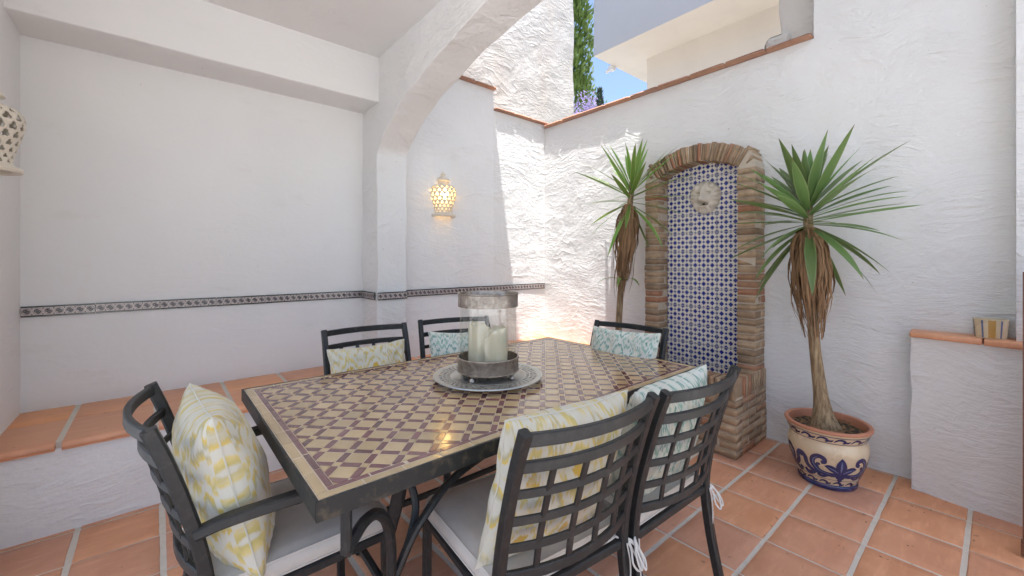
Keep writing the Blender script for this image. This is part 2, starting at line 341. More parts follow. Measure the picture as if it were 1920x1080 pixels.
def panel(name, mat, axis, pos, u0, u1, v0, v1, thick, amp=.006, step=.06, parent=None, sc=4.0):
    """plastered wall: displaced face on plane axis=pos, facing -axis, body behind it. u is the other horizontal axis, v is z"""
    b = MB(); U = rng(u0, u1, step); V = rng(v0, v1, step)
    def P(u, v, d):
        return (u, pos + d, v) if axis == 'y' else (pos + d, u, v)
    for v in V:
        for u in U: b.v.append(P(u, v, fbm((u, v, pos), sc, 3.0) * amp * .6))
    n = len(U)
    for j in range(len(V) - 1):
        for i in range(n - 1): b.f.append((j * n + i, j * n + i + 1, (j + 1) * n + i + 1, (j + 1) * n + i)); b.mi.append(0)
    ring = [i for i in range(n)] + [j * n + n - 1 for j in range(1, len(V))] + [(len(V) - 1) * n + i for i in range(n - 2, -1, -1)] + [j * n for j in range(len(V) - 2, 0, -1)]
    o = len(b.v)
    for r in ring:
        p = list(b.v[r]); p[1 if axis == 'y' else 0] = pos + thick; b.v.append(tuple(p))
    for k in range(len(ring)): b.f.append((ring[k], ring[(k + 1) % len(ring)], o + (k + 1) % len(ring), o + k)); b.mi.append(0)
    b.f.append(tuple(o + k for k in range(len(ring)))); b.mi.append(0)
    return b.build(name, mat, parent, ang=50)

def bevel_box_mesh(name, sx, sy, sz, mat, bev=.004, jit=0.0, seed=0, seg=1):
    bm = bmesh.new(); bmesh.ops.create_cube(bm, size=1)
    rd = random.Random(seed)
    for v in bm.verts: v.co = Vector((v.co.x * sx, v.co.y * sy, v.co.z * sz))
    for v in bm.verts: v.co += Vector((rd.uniform(-1, 1), rd.uniform(-1, 1), rd.uniform(-1, 1))) * jit
    bmesh.ops.bevel(bm, geom=bm.edges[:], offset=bev, segments=seg, affect='EDGES', profile=.5)
    me = bpy.data.meshes.new(name); bm.to_mesh(me); bm.free(); me.materials.append(M[mat]); me.shade_smooth(); me.set_sharp_from_angle(angle=R(50)); return me

# ------------------------------------------------------------------ dimensions read off the photograph (metres)
YW, XA, XA2, XW, YF, YP, XL = 3.50, 1.326, 1.576, 3.32, 3.32, 3.19, -0.571
ZC = 2.86

# ------------------------------------------------------------------ ground and floor
b = MB(); g = 400
b.add([(-g, -g, -.03), (g, -g, -.03), (g, g, -.03), (-g, g, -.03)], [(0, 1, 2, 3)])
struct(b.build('ground', 'ground', smooth=False))
b = MB(); b.box(XL - .3, XW + .1, -1.0, YW + .1, -.028, -.0028)
floor = struct(b.build('floor', 'grout', smooth=False))
ft = [bevel_box_mesh('floor_tile', 1, 1, 1, 'floor_tile', .012, .0) for k in range(1)]
def tile_mesh(k, sx, sy, hz):
    bm = bmesh.new(); rd = random.Random(k); n = 6
    # gently pillowed handmade tile with slightly uneven edges
    xs = [-.5, -.488] + [-.488 + .976 * i / n for i in range(1, n)] + [.488, .5]; vs = []
    for j, y in enumerate(xs):
        for i, x in enumerate(xs):
            e = i in (0, len(xs) - 1) or j in (0, len(xs) - 1)
            ex = rd.uniform(-.004, .004) if e else 0
            vs.append(bm.verts.new((x * sx + ex * sx, y * sy + ex * sy, -.0026 if e else rd.uniform(-.0006, .0006))))
    m = len(xs)
    for j in range(m - 1):
        for i in range(m - 1): bm.faces.new((vs[j * m + i], vs[j * m + i + 1], vs[(j + 1) * m + i + 1], vs[(j + 1) * m + i]))
    r = bmesh.ops.extrude_edge_only(bm, edges=[e for e in bm.edges if e.is_boundary])
    for v in [x for x in r['geom'] if isinstance(x, bmesh.types.BMVert)]: v.co.z = -hz
    bmesh.ops.recalc_face_normals(bm, faces=bm.faces)
    me = bpy.data.meshes.new('floor_tile'); bm.to_mesh(me); bm.free(); me.materials.append(M['floor_tile']); me.shade_smooth(); return me
TM = [tile_mesh(k, 1, 1, .014) for k in range(5)]
def lay(x0, x1, y0, y1, ox, oy, px, py, gx, gy):
    i0, i1 = math.floor((x0 - ox) / px), math.ceil((x1 - ox) / px); j0, j1 = math.floor((y0 - oy) / py), math.ceil((y1 - oy) / py)
    for i in range(i0, i1):
        for j in range(j0, j1):
            ax, bx_ = max(x0, ox + i * px + gx / 2), min(x1, ox + (i + 1) * px - gx / 2)
            ay, by = max(y0, oy + j * py + gy / 2), min(y1, oy + (j + 1) * py - gy / 2)
            if bx_ - ax < .02 or by - ay < .02: continue
            dz = random.uniform(-.0012, .0012)
            inst('floor_tile', random.choice(TM), floor, ((ax + bx_) / 2, (ay + by) / 2, dz), (random.uniform(-.003, .003), random.uniform(-.003, .003), random.choice((0, math.pi)) + random.uniform(-.003, .003)), (bx_ - ax, by - ay, 1))
lay(1.363, XW + .03, -.42, YW - .3, 3.01, .094, .3025, .2995, .010, .018)      # patio
lay(XL - .02, 1.345, -.60, 2.86, .021, 2.52, .3045, .2985, .022, .008)         # porch

# ------------------------------------------------------------------ porch
lw = tag(panel('porch_back_wall', 'smooth', 'y', YW, XL - .2, XA + .1, 0, 3.3, .25, .005), 'white plastered wall with tile frieze behind the terracotta bench', 'wall')
def soft_box(name, mat, x0, x1, y0, y1, z0, z1, parent=None, step=.08, amp=.004, bev=.014):
    bm = bmesh.new(); bmesh.ops.create_cube(bm, size=1)
    for v in bm.verts: v.co = Vector(((x0 + x1) / 2 + v.co.x * (x1 - x0), (y0 + y1) / 2 + v.co.y * (y1 - y0), (z0 + z1) / 2 + v.co.z * (z1 - z0)))
    for ax, (lo, hi) in enumerate(((x0, x1), (y0, y1), (z0, z1))):
        for t in rng(lo, hi, step)[1:-1]:
            co = Vector((0, 0, 0)); co[ax] = t; no = Vector((0, 0, 0)); no[ax] = 1
            bmesh.ops.bisect_plane(bm, geom=bm.verts[:] + bm.edges[:] + bm.faces[:], plane_co=co, plane_no=no)
    ed = [e for e in bm.edges if len(e.link_faces) == 2 and e.calc_face_angle(0) > 1]
    bmesh.ops.bevel(bm, geom=ed, offset=bev, segments=2, affect='EDGES', profile=.5)
    for v in bm.verts: v.co += wob(v.co, amp)
    me = bpy.data.meshes.new(name); bm.to_mesh(me); bm.free(); me.materials.append(M[mat]); me.shade_smooth()
    me.set_sharp_from_angle(angle=R(60)); o = bpy.data.objects.new(name, me); COL.objects.link(o); o.parent = parent; return o
soft_box('bulkhead', 'smooth', XL - .1, XA + .05, 3.165, YW + .1, 2.512, ZC + .05, lw, .12, .003, .008)
tag(panel('porch_side_wall', 'smooth', 'x', XL, 2.3, YW + .1, 0, 3.3, -.25, .004, .1), 'white plastered side wall carrying the unlit ceramic lamp', 'wall')
b = MB(); b.box(XL - .3, XA + .06, -.95, YW + .2, ZC, ZC + .22)
tag(b.build('porch_ceiling', 'smooth', smooth=False), 'plain white plastered ceiling over the porch', 'ceiling')

# arch wall: one continuous plastered sheet, front face > arris > intrados > arris > back face
half = [(3.19, 2.13), (3.165, 2.165), (3.12, 2.20), (3.06, 2.24), (2.97, 2.295), (2.87, 2.35), (2.76, 2.40), (2.64, 2.447), (2.52, 2.488), (2.40, 2.522), (2.25, 2.558), (2.10, 2.590), (1.95, 2.616), (1.80, 2.640), (1.65, 2.656), (1.50, 2.667), (1.38, 2.672), (1.30, 2.673)]
leg = [(3.19, z) for z in rng(0, 2.10, .07)]
prof = leg + half; mir = [(2.6 - y, z) for y, z in reversed(prof[:-1])]; prof = prof + mir
ZT = 3.30
def outer(i, y, z):
    if i < len(leg): return (YW + .05, z)
    if i >= len(prof) - len(leg): return (2.6 - YW - .05, z)
    t = (i - len(leg)) / (len(prof) - 2 * len(leg) - 1)
    pts = [(YW + .05, 2.13), (YW + .05, ZT), (2.6 - YW - .05, ZT), (2.6 - YW - .05, 2.13)]
    y0 = min(max(y, 2.6 - YW - .05), YW + .05)
    k = i - len(leg)
    if k < 4: return (YW + .05, 2.13 + (ZT - 2.13) * k / 4)
    k2 = len(prof) - len(leg) - 1 - i
    if k2 < 4: return (2.6 - YW - .05, 2.13 + (ZT - 2.13) * k2 / 4)
    if k == 4: return (YW + .05, ZT)
    if k2 == 4: return (2.6 - YW - .05, ZT)
    return (y0 + .1 * (y0 - 1.3) / 2, ZT)
b = MB(); ncol = 0
for i, (y, z) in enumerate(prof):
    oy, oz = outer(i, y, z); d = Vector((0, oy - y, oz - z)); dl = d.length
    row = []
    for q in (1, .75, .5, .3, .15, .05, .006 / dl): row.append(Vector((XA, y, z)) + d * q)
    for q in (.0, .25, .5, .75, 1.0): row.append(Vector((XA + .006 + (XA2 - XA - .012) * q, y, z)))
    for q in (.006 / dl, .05, .15, .3, .5, .75, 1): row.append(Vector((XA2, y, z)) + d * q)
    ncol = len(row); b.v += [tuple(p + wob(p, .011, 4.5) + wob(p, .005, 14)) for p in row]
for i in range(len(prof) - 1):
    for k in range(ncol - 1): b.f.append((i * ncol + k, i * ncol + k + 1, (i + 1) * ncol + k + 1, (i + 1) * ncol + k)); b.mi.append(0)
    b.f.append((i * ncol, (i + 1) * ncol, (i + 1) * ncol + ncol - 1, i * ncol + ncol - 1)); b.mi.append(0)
aw = tag(b.build('arch_wall', 'rough', ang=38), 'rounded white plaster arch and pier between porch and patio', 'arch')

# ------------------------------------------------------------------ patio walls
fw = empty('patio_back_wall'); tag(fw, 'white plastered patio wall with stepped terracotta coping and the lit lamp', 'wall')
panel('wall_face', 'plaster', 'y', YF, XA2 - .1, 2.59, 0, 2.985, .24, .008, .06, fw)
panel('lower_wall_face', 'rough', 'y', YF, 2.59, XW + .2, 0, 2.785, .24, .010, .05, fw)
rw = empty('fountain_wall'); tag(rw, 'tall rough white plaster wall behind the brick fountain and yuccas', 'wall')
panel('wall_face', 'rough', 'x', XW, .80, YF + .2, 0, 2.745, .22, .010, .05, rw)
panel('tall_wall_face', 'rough', 'x', XW, -.08, .80, 0, 4.7, .24, .010, .05, rw)
panel('pier_face', 'rough', 'x', XW - .10, -.95, -.055, 0, 4.7, .24, .010, .08, rw)
soft_box('pillar_stub', 'aged', 3.42, 3.62, .74, 1.03, 2.70, 4.7, rw, .05, .016, .02)
soft_box('plaster_lump', 'aged', 3.40, 3.60, .95, 1.13, 2.74, 2.90, rw, .03, .020, .05)
# coping tiles
cm = [bevel_box_mesh('coping_tile', 1, 1, 1, 'coping_tile', .05, .015, k) for k in range(4)]
def coping(parent, axis, pos, u0, u1, z, over, depth, pitch=.285):
    for u in rng(u0, u1, pitch)[:-1]:
        ln = (u1 - u0) / max(1, round((u1 - u0) / pitch)); c = u + ln / 2; y = pos - over + depth / 2
        l = (c, y, z) if axis == 'y' else (y, c, z)
        sc = (ln - .004, depth, .021) if axis == 'y' else (depth, ln - .004, .021)
        inst('coping_tile', random.choice(cm), parent, (l[0], l[1], l[2] + random.uniform(-.002, .002)), (0, 0, random.uniform(-.006, .006)), sc)
coping(fw, 'y', YF, 1.60, 2.60, 3.0, .045, .30)
coping(fw, 'y', YF, 2.595, 3.36, 2.80, .042, .30)
coping(rw, 'x', XW, .80, 3.30, 2.760, .048, .30)

# tall sunlit wall behind
tw = tag(panel('boundary_wall', 'aged', 'y', 4.05, -.5, 4.640, 0, 7.2, .35, .030, .06, None, 2.5), 'tall rough sunlit white wall rising behind the patio coping', 'wall')

# shelf block on the right
sb = empty('ledge_block', (0, 0, 0)); tag(sb, 'low white plaster ledge topped with terracotta against the fountain wall', 'ledge')
b = MB()
def blk(z, w):
    return [Vector((XW + .05, .32 + w * .004, z)), Vector((3.185, .318 + w * .004, z)), Vector((3.135, -.08, z)), Vector((3.05, -.75, z)), Vector((XW + .05, -.75, z))]
zs = rng(0, .845, .05)
def dense(pts):
    out = []
    for k in range(len(pts)):
        p, q = pts[k], pts[(k + 1) % len(pts)]; n = max(1, int((q - p).length / .05))
        out += [p + (q - p) * i / n for i in range(n)]
    return out
rows = [dense(blk(z, 0)) for z in zs]; n = len(rows[0])
for r_ in rows:
    for p in r_: b.v.append(tuple(p + wob(p, .008, 5)))
for j in range(len(rows) - 1):
    for i in range(n): b.f.append((j * n + i, j * n + (i + 1) % n, (j + 1) * n + (i + 1) % n, (j + 1) * n + i)); b.mi.append(0)
b.f.append(tuple((len(rows) - 1) * n + i for i in range(n))); b.mi.append(0)
b.build('block', 'rough', sb, ang=50)
def quad_tile(name, pts, z0, z1, mat, parent, bev=.006):
    bm = bmesh.new(); lo = [bm.verts.new((p[0], p[1], z0)) for p in pts]; hi = [bm.verts.new((p[0], p[1], z1)) for p in pts]; k = len(pts)
    bm.faces.new(hi); bm.faces.new(lo[::-1])
    for i in range(k): bm.faces.new((lo[i], lo[(i + 1) % k], hi[(i + 1) % k], hi[i]))
    bmesh.ops.recalc_face_normals(bm, faces=bm.faces)
    bmesh.ops.bevel(bm, geom=bm.edges[:], offset=bev, segments=2, affect='EDGES', profile=.5)
    me = bpy.data.meshes.new(name); bm.to_mesh(me); bm.free(); me.materials.append(M[mat]); me.shade_smooth(); me.set_sharp_from_angle(angle=R(50))
    o = bpy.data.objects.new(name, me); COL.objects.link(o); o.parent = parent; return o
quad_tile('ledge_tile', [(3.34, .332), (3.165, .322), (3.132, .055), (3.34, .055)], .846, .874, 'bench_tile', sb)
quad_tile('ledge_tile', [(3.34, .050), (3.131, .050), (3.098, -.24), (3.34, -.24)], .845, .873, 'bench_tile', sb)
quad_tile('ledge_tile', [(3.34, -.245), (3.097, -.245), (3.060, -.55), (3.34, -.55)], .846, .874, 'bench_tile', sb)
# striped oval cup on the ledge
cup = thing('striped_planter', 'small oval ceramic planter with blue and ochre stripes on the ledge', 'planter', (3.232, .028, .874), R(-83))
b = MB(); nn = 48; prof_c = [(.86, 0), (.90, .004), (1.0, .092), (1.03, .098), (.97, .098), (.93, .092), (.84, .012), (0, .010)]
for r_, z in prof_c:
    for q in range(nn): t = 2 * math.pi * q / nn; b.v.append((.062 * r_ * (abs(math.cos(t)) ** .75) * math.copysign(1, math.cos(t)), .043 * r_ * (abs(math.sin(t)) ** .75) * math.copysign(1, math.sin(t)), z))
for j in range(len(prof_c) - 1):
    for q in range(nn):
        b.f.append((j * nn + q, j * nn + (q + 1) % nn, (j + 1) * nn + (q + 1) % nn, (j + 1) * nn + q))
        x = .062 * math.cos(2 * math.pi * (q + .5) / nn); m_ = 0
        if j == 1:
            if .020 < abs(x) < .034: m_ = 1
            elif abs(x) < .0085: m_ = 2
            elif abs(x) > .057: m_ = 3
        b.mi.append(m_)
b.f.append(tuple(range(nn))[::-1]); b.mi.append(0)
b.build('bowl', ['cup_cream', 'cup_blue', 'cup_ochre', 'cup_green'], cup)
# wooden door leaf edge just inside the right border
dr = thing('wooden_door', 'brown stained wooden door edge standing beside the plaster ledge', 'door', (2.83, -.121, 0), R(-2))
b = MB(); b.box(-.022, .022, -.62, .055, .012, 1.22); b.build('leaf', 'wood', dr, smooth=False)
b = MB(); b.box(-.028, .028, -.62, .060, .012, .06); b.build('bottom_rail', 'wood', dr, smooth=False)

# ------------------------------------------------------------------ bench
bn = empty('tiled_bench'); tag(bn, 'low white plaster bench with terracotta tiled seat along the back walls', 'bench')
b = MB()
def wall_strip(b, path, z0, z1, step=.06, amp=.006):
    pts = []
    for k in range(len(path) - 1):
        p, q = Vector(path[k]), Vector(path[k + 1]); n = max(1, int((q - p).length / step)); pts += [p + (q - p) * i / n for i in range(n)]
    pts.append(Vector(path[-1])); Z = rng(z0, z1, step); o = len(b.v); m = len(pts)
    for z in Z:
        for p in pts: v = Vector((p.x, p.y, z)); b.v.append(tuple(v + wob(v, amp, 4)))
    for j in range(len(Z) - 1):
        for i in range(m - 1): b.f.append((o + j * m + i, o + j * m + i + 1, o + (j + 1) * m + i + 1, o + (j + 1) * m + i)); b.mi.append(0)
wall_strip(b, [(XL - .05, 2.845), (2.95, 2.845), (2.95, 2.50), (XW + .05, 2.50)], 0, .395)
b.box(XL - .05, XW + .05, 2.87, YW + .05, .30, .393); b.box(2.975, XW + .05, 2.52, 2.88, .30, .393)
b.build('body', 'plaster', bn, ang=50)
def nose_tile(x0, x1, y0, y1, z, parent):
    # bullnose profile in y-z, swept along x
    r_ = .019; pr = [(y1, z - .035), (y0 + .004, z - .038)] + [(y0 + r_ - r_ * math.cos(t) * 1.0, z - r_ + r_ * math.sin(t)) for t in [R(d) for d in (-55, -25, 0, 25, 50, 75, 90)]] + [(y1, z)]
    b = MB(); k = len(pr); xs = [x0, x0 + .006, x1 - .006, x1]
    for i, x in enumerate(xs):
        for y, zz in pr: e = (i in (0, 3)) * .003; b.v.append((x, y + (e if y < y1 else 0), zz - (e if zz > z - .02 else 0)))
    for i in range(3):
        for q in range(k): b.f.append((i * k + q, i * k + (q + 1) % k, (i + 1) * k + (q + 1) % k, (i + 1) * k + q)); b.mi.append(0)
    b.f.append(tuple(range(k))); b.mi.append(0); b.f.append(tuple(3 * k + q for q in range(k))); b.mi.append(0)
    return b.build('bench_tile', 'bench_tile', parent, ang=40)
b = MB(); b.box(XL - .05, XW, 2.852, YW + .03, .385, .4235); b.box(2.99, XW, 2.52, 2.90, .385, .420); b.build('grout_bed', 'grout', bn, smooth=False)
xs = [XL - .02] + [-.347 + .3445 * i for i in range(0, 20) if -.347 + .3445 * i < XW - .1] + [XW]
for i in range(len(xs) - 1):
    gx = .011; x0, x1 = xs[i] + gx, xs[i + 1] - gx
    dz = random.uniform(-.001, .001)
    nose_tile(x0, min(x1, 2.955) if x0 < 2.955 else x1, 2.822, 3.211, .4265 + dz, bn)
    quad_tile('bench_tile', [(x0, 3.219), (x1, 3.219), (x1, YW + .02), (x0, YW + .02)], .40, .4262 + dz, 'bench_tile', bn, .004)
quad_tile('bench_tile', [(2.935, 2.49), (XW + .02, 2.49), (XW + .02, 2.815), (2.935, 2.815)], .39, .4265, 'bench_tile', bn, .008)

# ------------------------------------------------------------------ frieze tiles (real raised motif, shared mesh)
def frieze_mesh(ln, motifs, border=True):
    b = MB(); h = .060; d = .008
    b.box(0, ln, 0, d, 0, h, 1)
    def flat(poly, y, mi):   # polygon in x-z, facing -y
        o = b.add([(p[0], y, p[1]) for p in poly], []); b.f.append(tuple(o + k for k in range(len(poly)))); b.mi.append(mi)
    flat([(0.001, .009), (ln - .001, .009), (ln - .001, .051), (0.001, .051)], -.0006, 0)
    pitch = ln / motifs; z0 = .030
    def ringf(cx, r0, r1, y, mi, n=20, a0=0, a1=2 * math.pi, sx=1):
        for k in range(n):
            t0, t1 = a0 + (a1 - a0) * k / n, a0 + (a1 - a0) * (k + 1) / n
            flat([(cx + r0 * sx * math.cos(t0), z0 + r0 * math.sin(t0)), (cx + r1 * sx * math.cos(t0), z0 + r1 * math.sin(t0)), (cx + r1 * sx * math.cos(t1), z0 + r1 * math.sin(t1)), (cx + r0 * sx * math.cos(t1), z0 + r0 * math.sin(t1))], y, mi)
    for m in range(motifs):
        cx = pitch * (m + .5)
        ringf(cx, .0165, .0182, -.0010, 2)
        ringf(cx, .0, .0142, -.0010, 2)
        # S: pale commas on the dark disc
        for sgn in (1, -1):
            pts = []
            for k in range(9):
                t = R(-20 + 200 * k / 8); pts.append((cx + sgn * (.0052 + .0058 * math.cos(t)) , z0 + sgn * (.0035 + .0066 * math.sin(t)), .0016 * math.sin(math.pi * (k + .7) / 9.4)))
            for k in range(8):
                (xa, za, wa), (xb, zb, wb) = pts[k], pts[k + 1]
                flat([(xa - wa, za - wa), (xb - wb, zb - wb), (xb + wb, zb + wb), (xa + wa, za + wa)], -.0014, 0)
            flat([(cx + sgn * .0062 + .0018 * math.cos(q * 1.0472), z0 - sgn * .0022 + .0018 * math.sin(q * 1.0472)) for q in range(6)], -.0014, 0)
        for sgn in (1, -1):   # spandrel ticks
            flat([(cx + pitch / 2 - .004, z0 + sgn * .019), (cx + pitch / 2 + .004, z0 + sgn * .019), (cx + pitch / 2, z0 + sgn * .008)], -.0010, 2)
    me_o = b.build('frieze_tile', ['f_white', 'f_dark', 'f_ink'], None, smooth=False, clean=False)
    me = me_o.data; bpy.data.objects.remove(me_o); return me
FM7 = frieze_mesh(.291, 7); FM6 = frieze_mesh(.25, 6); FMS = frieze_mesh(.285, 7)
fz = .955
for k in range(7): 
    if -.569 + .2935 * k < XA - .03: inst('frieze_tile', FM7, lw, (-.569 + .2935 * k, YW - .0095, fz + random.uniform(-.001, .001)))
inst('frieze_tile', FMS, aw, (XA - .020, YW - .012, fz), (0, 0, -math.pi / 2))
inst('frieze_tile', FM6, aw, (XA - .004, YP - .020, fz), (0, 0, 0), (1.0, 1, 1))
for k in range(6): inst('frieze_tile', FM7, fw, (XA2 + .005 + .2885 * k, YF - .0115, fz + random.uniform(-.001, .001)), (0, 0, 0), (.985, 1, 1))

# ------------------------------------------------------------------ shade awning over the patio (added out of frame to cut the L-shaped sun patch and diffuse light)
aw2 = thing('added_shade_awning', 'unseen canvas awning added above the patio to shape its sun and shade', 'awning', (0, 0, 0))
b = MB(); ZA = 4.6; xe = 2.594 - .148 * (ZA - 2.754); ye = 2.10 - .20 * (ZA - 2.449)
b.box(1.45, xe, -1.2, 3.06, ZA, ZA + .01); b.box(xe + .001, 3.75, -1.2, ye, ZA, ZA + .01)
b.build('canvas', 'awning', aw2, smooth=False)
for x, y in ((1.50, -1.15), (3.68, -1.15)):
    bb = MB(); bb.tube([(x, y, 0 if y < 0 else 3.0), (x, y, ZA)], .03, 10); bb.build('pole', 'alu', aw2)  # unseen poles added to carry the awning
bb = MB(); bb.box(XL - .3, XA2 + .02, -.95, YW + .25, ZC + .23, ZC + .46); tag(bb.build('porch_roof', 'smooth', smooth=False), 'flat white roof slab lying over the porch', 'roof')
bb = MB(); bb.box(-2.5, 1.44, -.9, 3.0, ZC + .462, 5.6); tag(bb.build('upper_storey', 'smooth', smooth=False), 'white upper storey added unseen on the porch roof to block sky light', 'building')  # unseen storey, added to keep low sky light off the fountain wall

# ------------------------------------------------------------------ neighbouring house, trees
nb = thing('neighbour_house', 'modern white house with cantilevered upper storey beyond the fountain wall', 'house', (5.0, 3.96, 0))
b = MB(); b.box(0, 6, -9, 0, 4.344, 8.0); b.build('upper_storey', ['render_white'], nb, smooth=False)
b = MB(); b.box(-.75, 6.2, -9.2, .6, 8.0, 8.25); b.build('shading_roof_slab', 'render_white', nb, smooth=False)  # unseen overhanging eave, added to shade the face below it
b = MB(); b.box(.67, 6, -9, -.484, 0, 4.343); b.build('lower_wall', 'render_cream', nb, smooth=False)
b = MB(); b.box(.002, 5.9, -8.9, -.004, 4.336, 4.3435); b.build('soffit', 'render_cream', nb, smooth=False)
b = MB(); b.box(.42, .52, -.02, .05, 4.27, 4.335); b.tube([(.47, .0, 4.30), (.47, .12, 4.28)], .03, 8); b.build('spotlight', 'alu', nb)
def spray(name, mat, parent, cnt, fn, size, seed, aspect=2.2):
    rd = random.Random(seed); b = MB()
    for k in range(cnt):
        p, d = fn(rd); d = d.normalized(); s_ = d.cross(Vector((rd.uniform(-1, 1), rd.uniform(-1, 1), rd.uniform(-1, 1)))).normalized() * size * rd.uniform(.5, 1.1) / 2
        e = d * size * aspect * rd.uniform(.5, 1.2); n_ = d.cross(s_) * .3
        b.add([p - s_ * .3, p + e * .45 - s_ + n_, p + e, p + e * .45 + s_ - n_], [(0, 1, 2, 3)])
    return b.build(name, mat, parent, smooth=False, clean=False)
def cypress(rd, hh=7.6, rr=.62):
    z = rd.uniform(.5, hh); t = z / hh; r0 = rr * min(1, t * 6) * (1 - max(0, t - .35) / .66) ** .7
    an = rd.uniform(0, 6.283); lump = .62 + .38 * math.sin(an * 3 + z * 5.1) * math.sin(z * 3.3 + an) + .16 * rd.gauss(0, 1)
    rr_ = r0 * max(.12, lump) * rd.uniform(.72, 1.08)
    return Vector((rr_ * math.cos(an), rr_ * math.sin(an), z)), Vector((math.cos(an) * .5, math.sin(an) * .5, rd.uniform(.5, 1.3)))
cy = thing('cypress_tree', 'tall narrow green cypress rising behind the sunlit wall', 'tree', (9.02, 8.0, 0))
b = MB(); b.tube([(0, 0, 0), (.02, 0, 4), (0, 0, 11)], .13, 8, scale=[1.3, .8, .15]); b.build('trunk', 'bark', cy)
spray('crown', 'cypress', cy, 15000, lambda rd: cypress(rd, 12.5, .98), .085, 3)
cf = thing('young_conifer', 'small blue green conifer tip showing above the fountain wall coping', 'tree', (6.97, 5.36, 0))
b = MB(); b.tube([(0, 0, 0), (0, 0, 4.6)], .06, 6, scale=[1, .2]); b.build('trunk', 'bark', cf)
spray('crown', 'conifer', cf, 2600, lambda rd: (lambda p: (Vector((p[0].x * .5, p[0].y * .5, p[0].z)), p[1]))(cypress(rd, 4.75, .36)), .05, 5)
jc = thing('jacaranda_tree', 'lilac flowering jacaranda showing beside the cypress', 'tree', (7.05, 5.90, 0))
b = MB(); b.tube([(0, 0, 0), (.05, .02, 2.4), (0, 0, 4.3)], .09, 8, scale=[1, .7, .3])
for k in range(7):
    t = k * .9; b.tube([(0, 0, 2.6 + .2 * k), (.2 * math.cos(t), .2 * math.sin(t), 3.4 + .15 * k), (.42 * math.cos(t), .42 * math.sin(t), 4.0 + .08 * k)], .025, 6, scale=[1, .6, .25])
b.build('trunk', 'bark', jc)
JC = [(Vector((.5 * math.cos(k * 2.1) * (.4 + .6 * ((k * 37) % 10) / 10), .5 * math.sin(k * 2.1) * (.4 + .6 * ((k * 53) % 10) / 10), 3.7 + .085 * (k % 14)))) for k in range(26)]
def jac(rd):
    c = rd.choice(JC); o = Vector((rd.gauss(0, .08), rd.gauss(0, .08), rd.gauss(0, .07))); return c + o, o + Vector((0, 0, .03))
spray('blossom_crown', 'jacaranda', jc, 3600, jac, .035, 11, 1.5)
spray('leaves', 'cypress', jc, 700, jac, .03, 12, 1.8)

# ------------------------------------------------------------------ fountain
fo = thing('wall_fountain', 'arched brick wall fountain with blue and white tiles and lion mask', 'fountain', (3.15, 1.52, 0))
BM_ = [bevel_box_mesh('brick', 1, 1, 1, 'brick', .018, .016, 20 + k) for k in range(6)]
def brick(x, y, z, sx, sy, sz, rot=(0, 0, 0), nm='brick', par=None):
    return inst(nm, random.choice(BM_), par or fo, (x + random.uniform(-.003, .003), y + random.uniform(-.002, .002), z), (rot[0] + random.uniform(-.012, .012), rot[1], rot[2] + random.uniform(-.012, .012)), (sx, sy, sz * random.uniform(.92, 1.06)))
# local frame: x from front face (0) to wall (+), y from centre line, z up.  opening half width .31, jamb .115
b = MB()
for sgn in (-1, 1): b.box(.0035, .165, *(sorted((sgn * .3105, sgn * .4240))), 0, 1.955)
ci = 1.451; Ri = .579; half_a = math.asin(.31 / Ri)
arc = [(math.sin(t), math.cos(t)) for t in [(-half_a + 2 * half_a * k / 24) for k in range(25)]]
for k in range(24):
    (s0, c0), (s1, c1) = arc[k], arc[k + 1]
    q = [(s0 * (Ri + .003), ci + c0 * (Ri + .003)), (s1 * (Ri + .003), ci + c1 * (Ri + .003)), (s1 * (Ri + .126), ci + c1 * (Ri + .126)), (s0 * (Ri + .126), ci + c0 * (Ri + .126))]
    b.add([(.003, y, z) for y, z in q] + [(.165, y, z) for y, z in q], [(0, 1, 2, 3), (4, 7, 6, 5), (0, 4, 5, 1), (1, 5, 6, 2), (2, 6, 7, 3), (3, 7, 4, 0)])
for sgn in (-1, 1): # haunches between jamb and arch
    q = [(sgn * .322, 1.94), (sgn * .418, 1.94), (sgn * .405, 2.02), (sgn * .375, 2.055), (sgn * .33, 2.0)]
    b.add([(.004, y, z) for y, z in q] + [(.165, y, z) for y, z in q], [(0, 1, 2, 3, 4), (5, 6, 7, 8, 9), (0, 1, 6, 5), (1, 2, 7, 6), (2, 3, 8, 7), (3, 4, 9, 8), (4, 0, 5, 9)])
b.box(-.3565, .165, -.4335, .4335, 0, .385); 
b.build('mortar', 'mortar', fo, smooth=False)
z = .515; k = 0
while z < 1.93:
    for sgn in (-1, 1):
        d0 = random.uniform(-.006, .004)
        if k % 2 == 0: brick(.082 + d0, sgn * .3675, z, .170, .122, .045)
        else:
            brick(.050 + d0, sgn * .3675, z, .105, .120 + random.uniform(-.006, .004), .045); brick(.138, sgn * .369, z, .060, .116, .045)
    z += .0532; k += 1
nv = 23
for k in range(nv):
    t = -half_a * 1.02 + 2 * half_a * 1.02 * (k + .5) / nv; rm = Ri + .065
    brick(.080 + random.uniform(-.006, .003), math.sin(t) * rm, ci + math.cos(t) * rm, .168, .0255, .132, (-t, 0, 0), 'voussoir')
for sgn in (-1, 1):
    for k, (y, z, a_) in enumerate(((.392, 1.985, .95), (.388, 2.022, .80), (.376, 2.052, .66))):
        brick(.080, sgn * y * .985, z - .008,   .155, .026, .066, (-sgn * a_, 0, 0), 'voussoir')
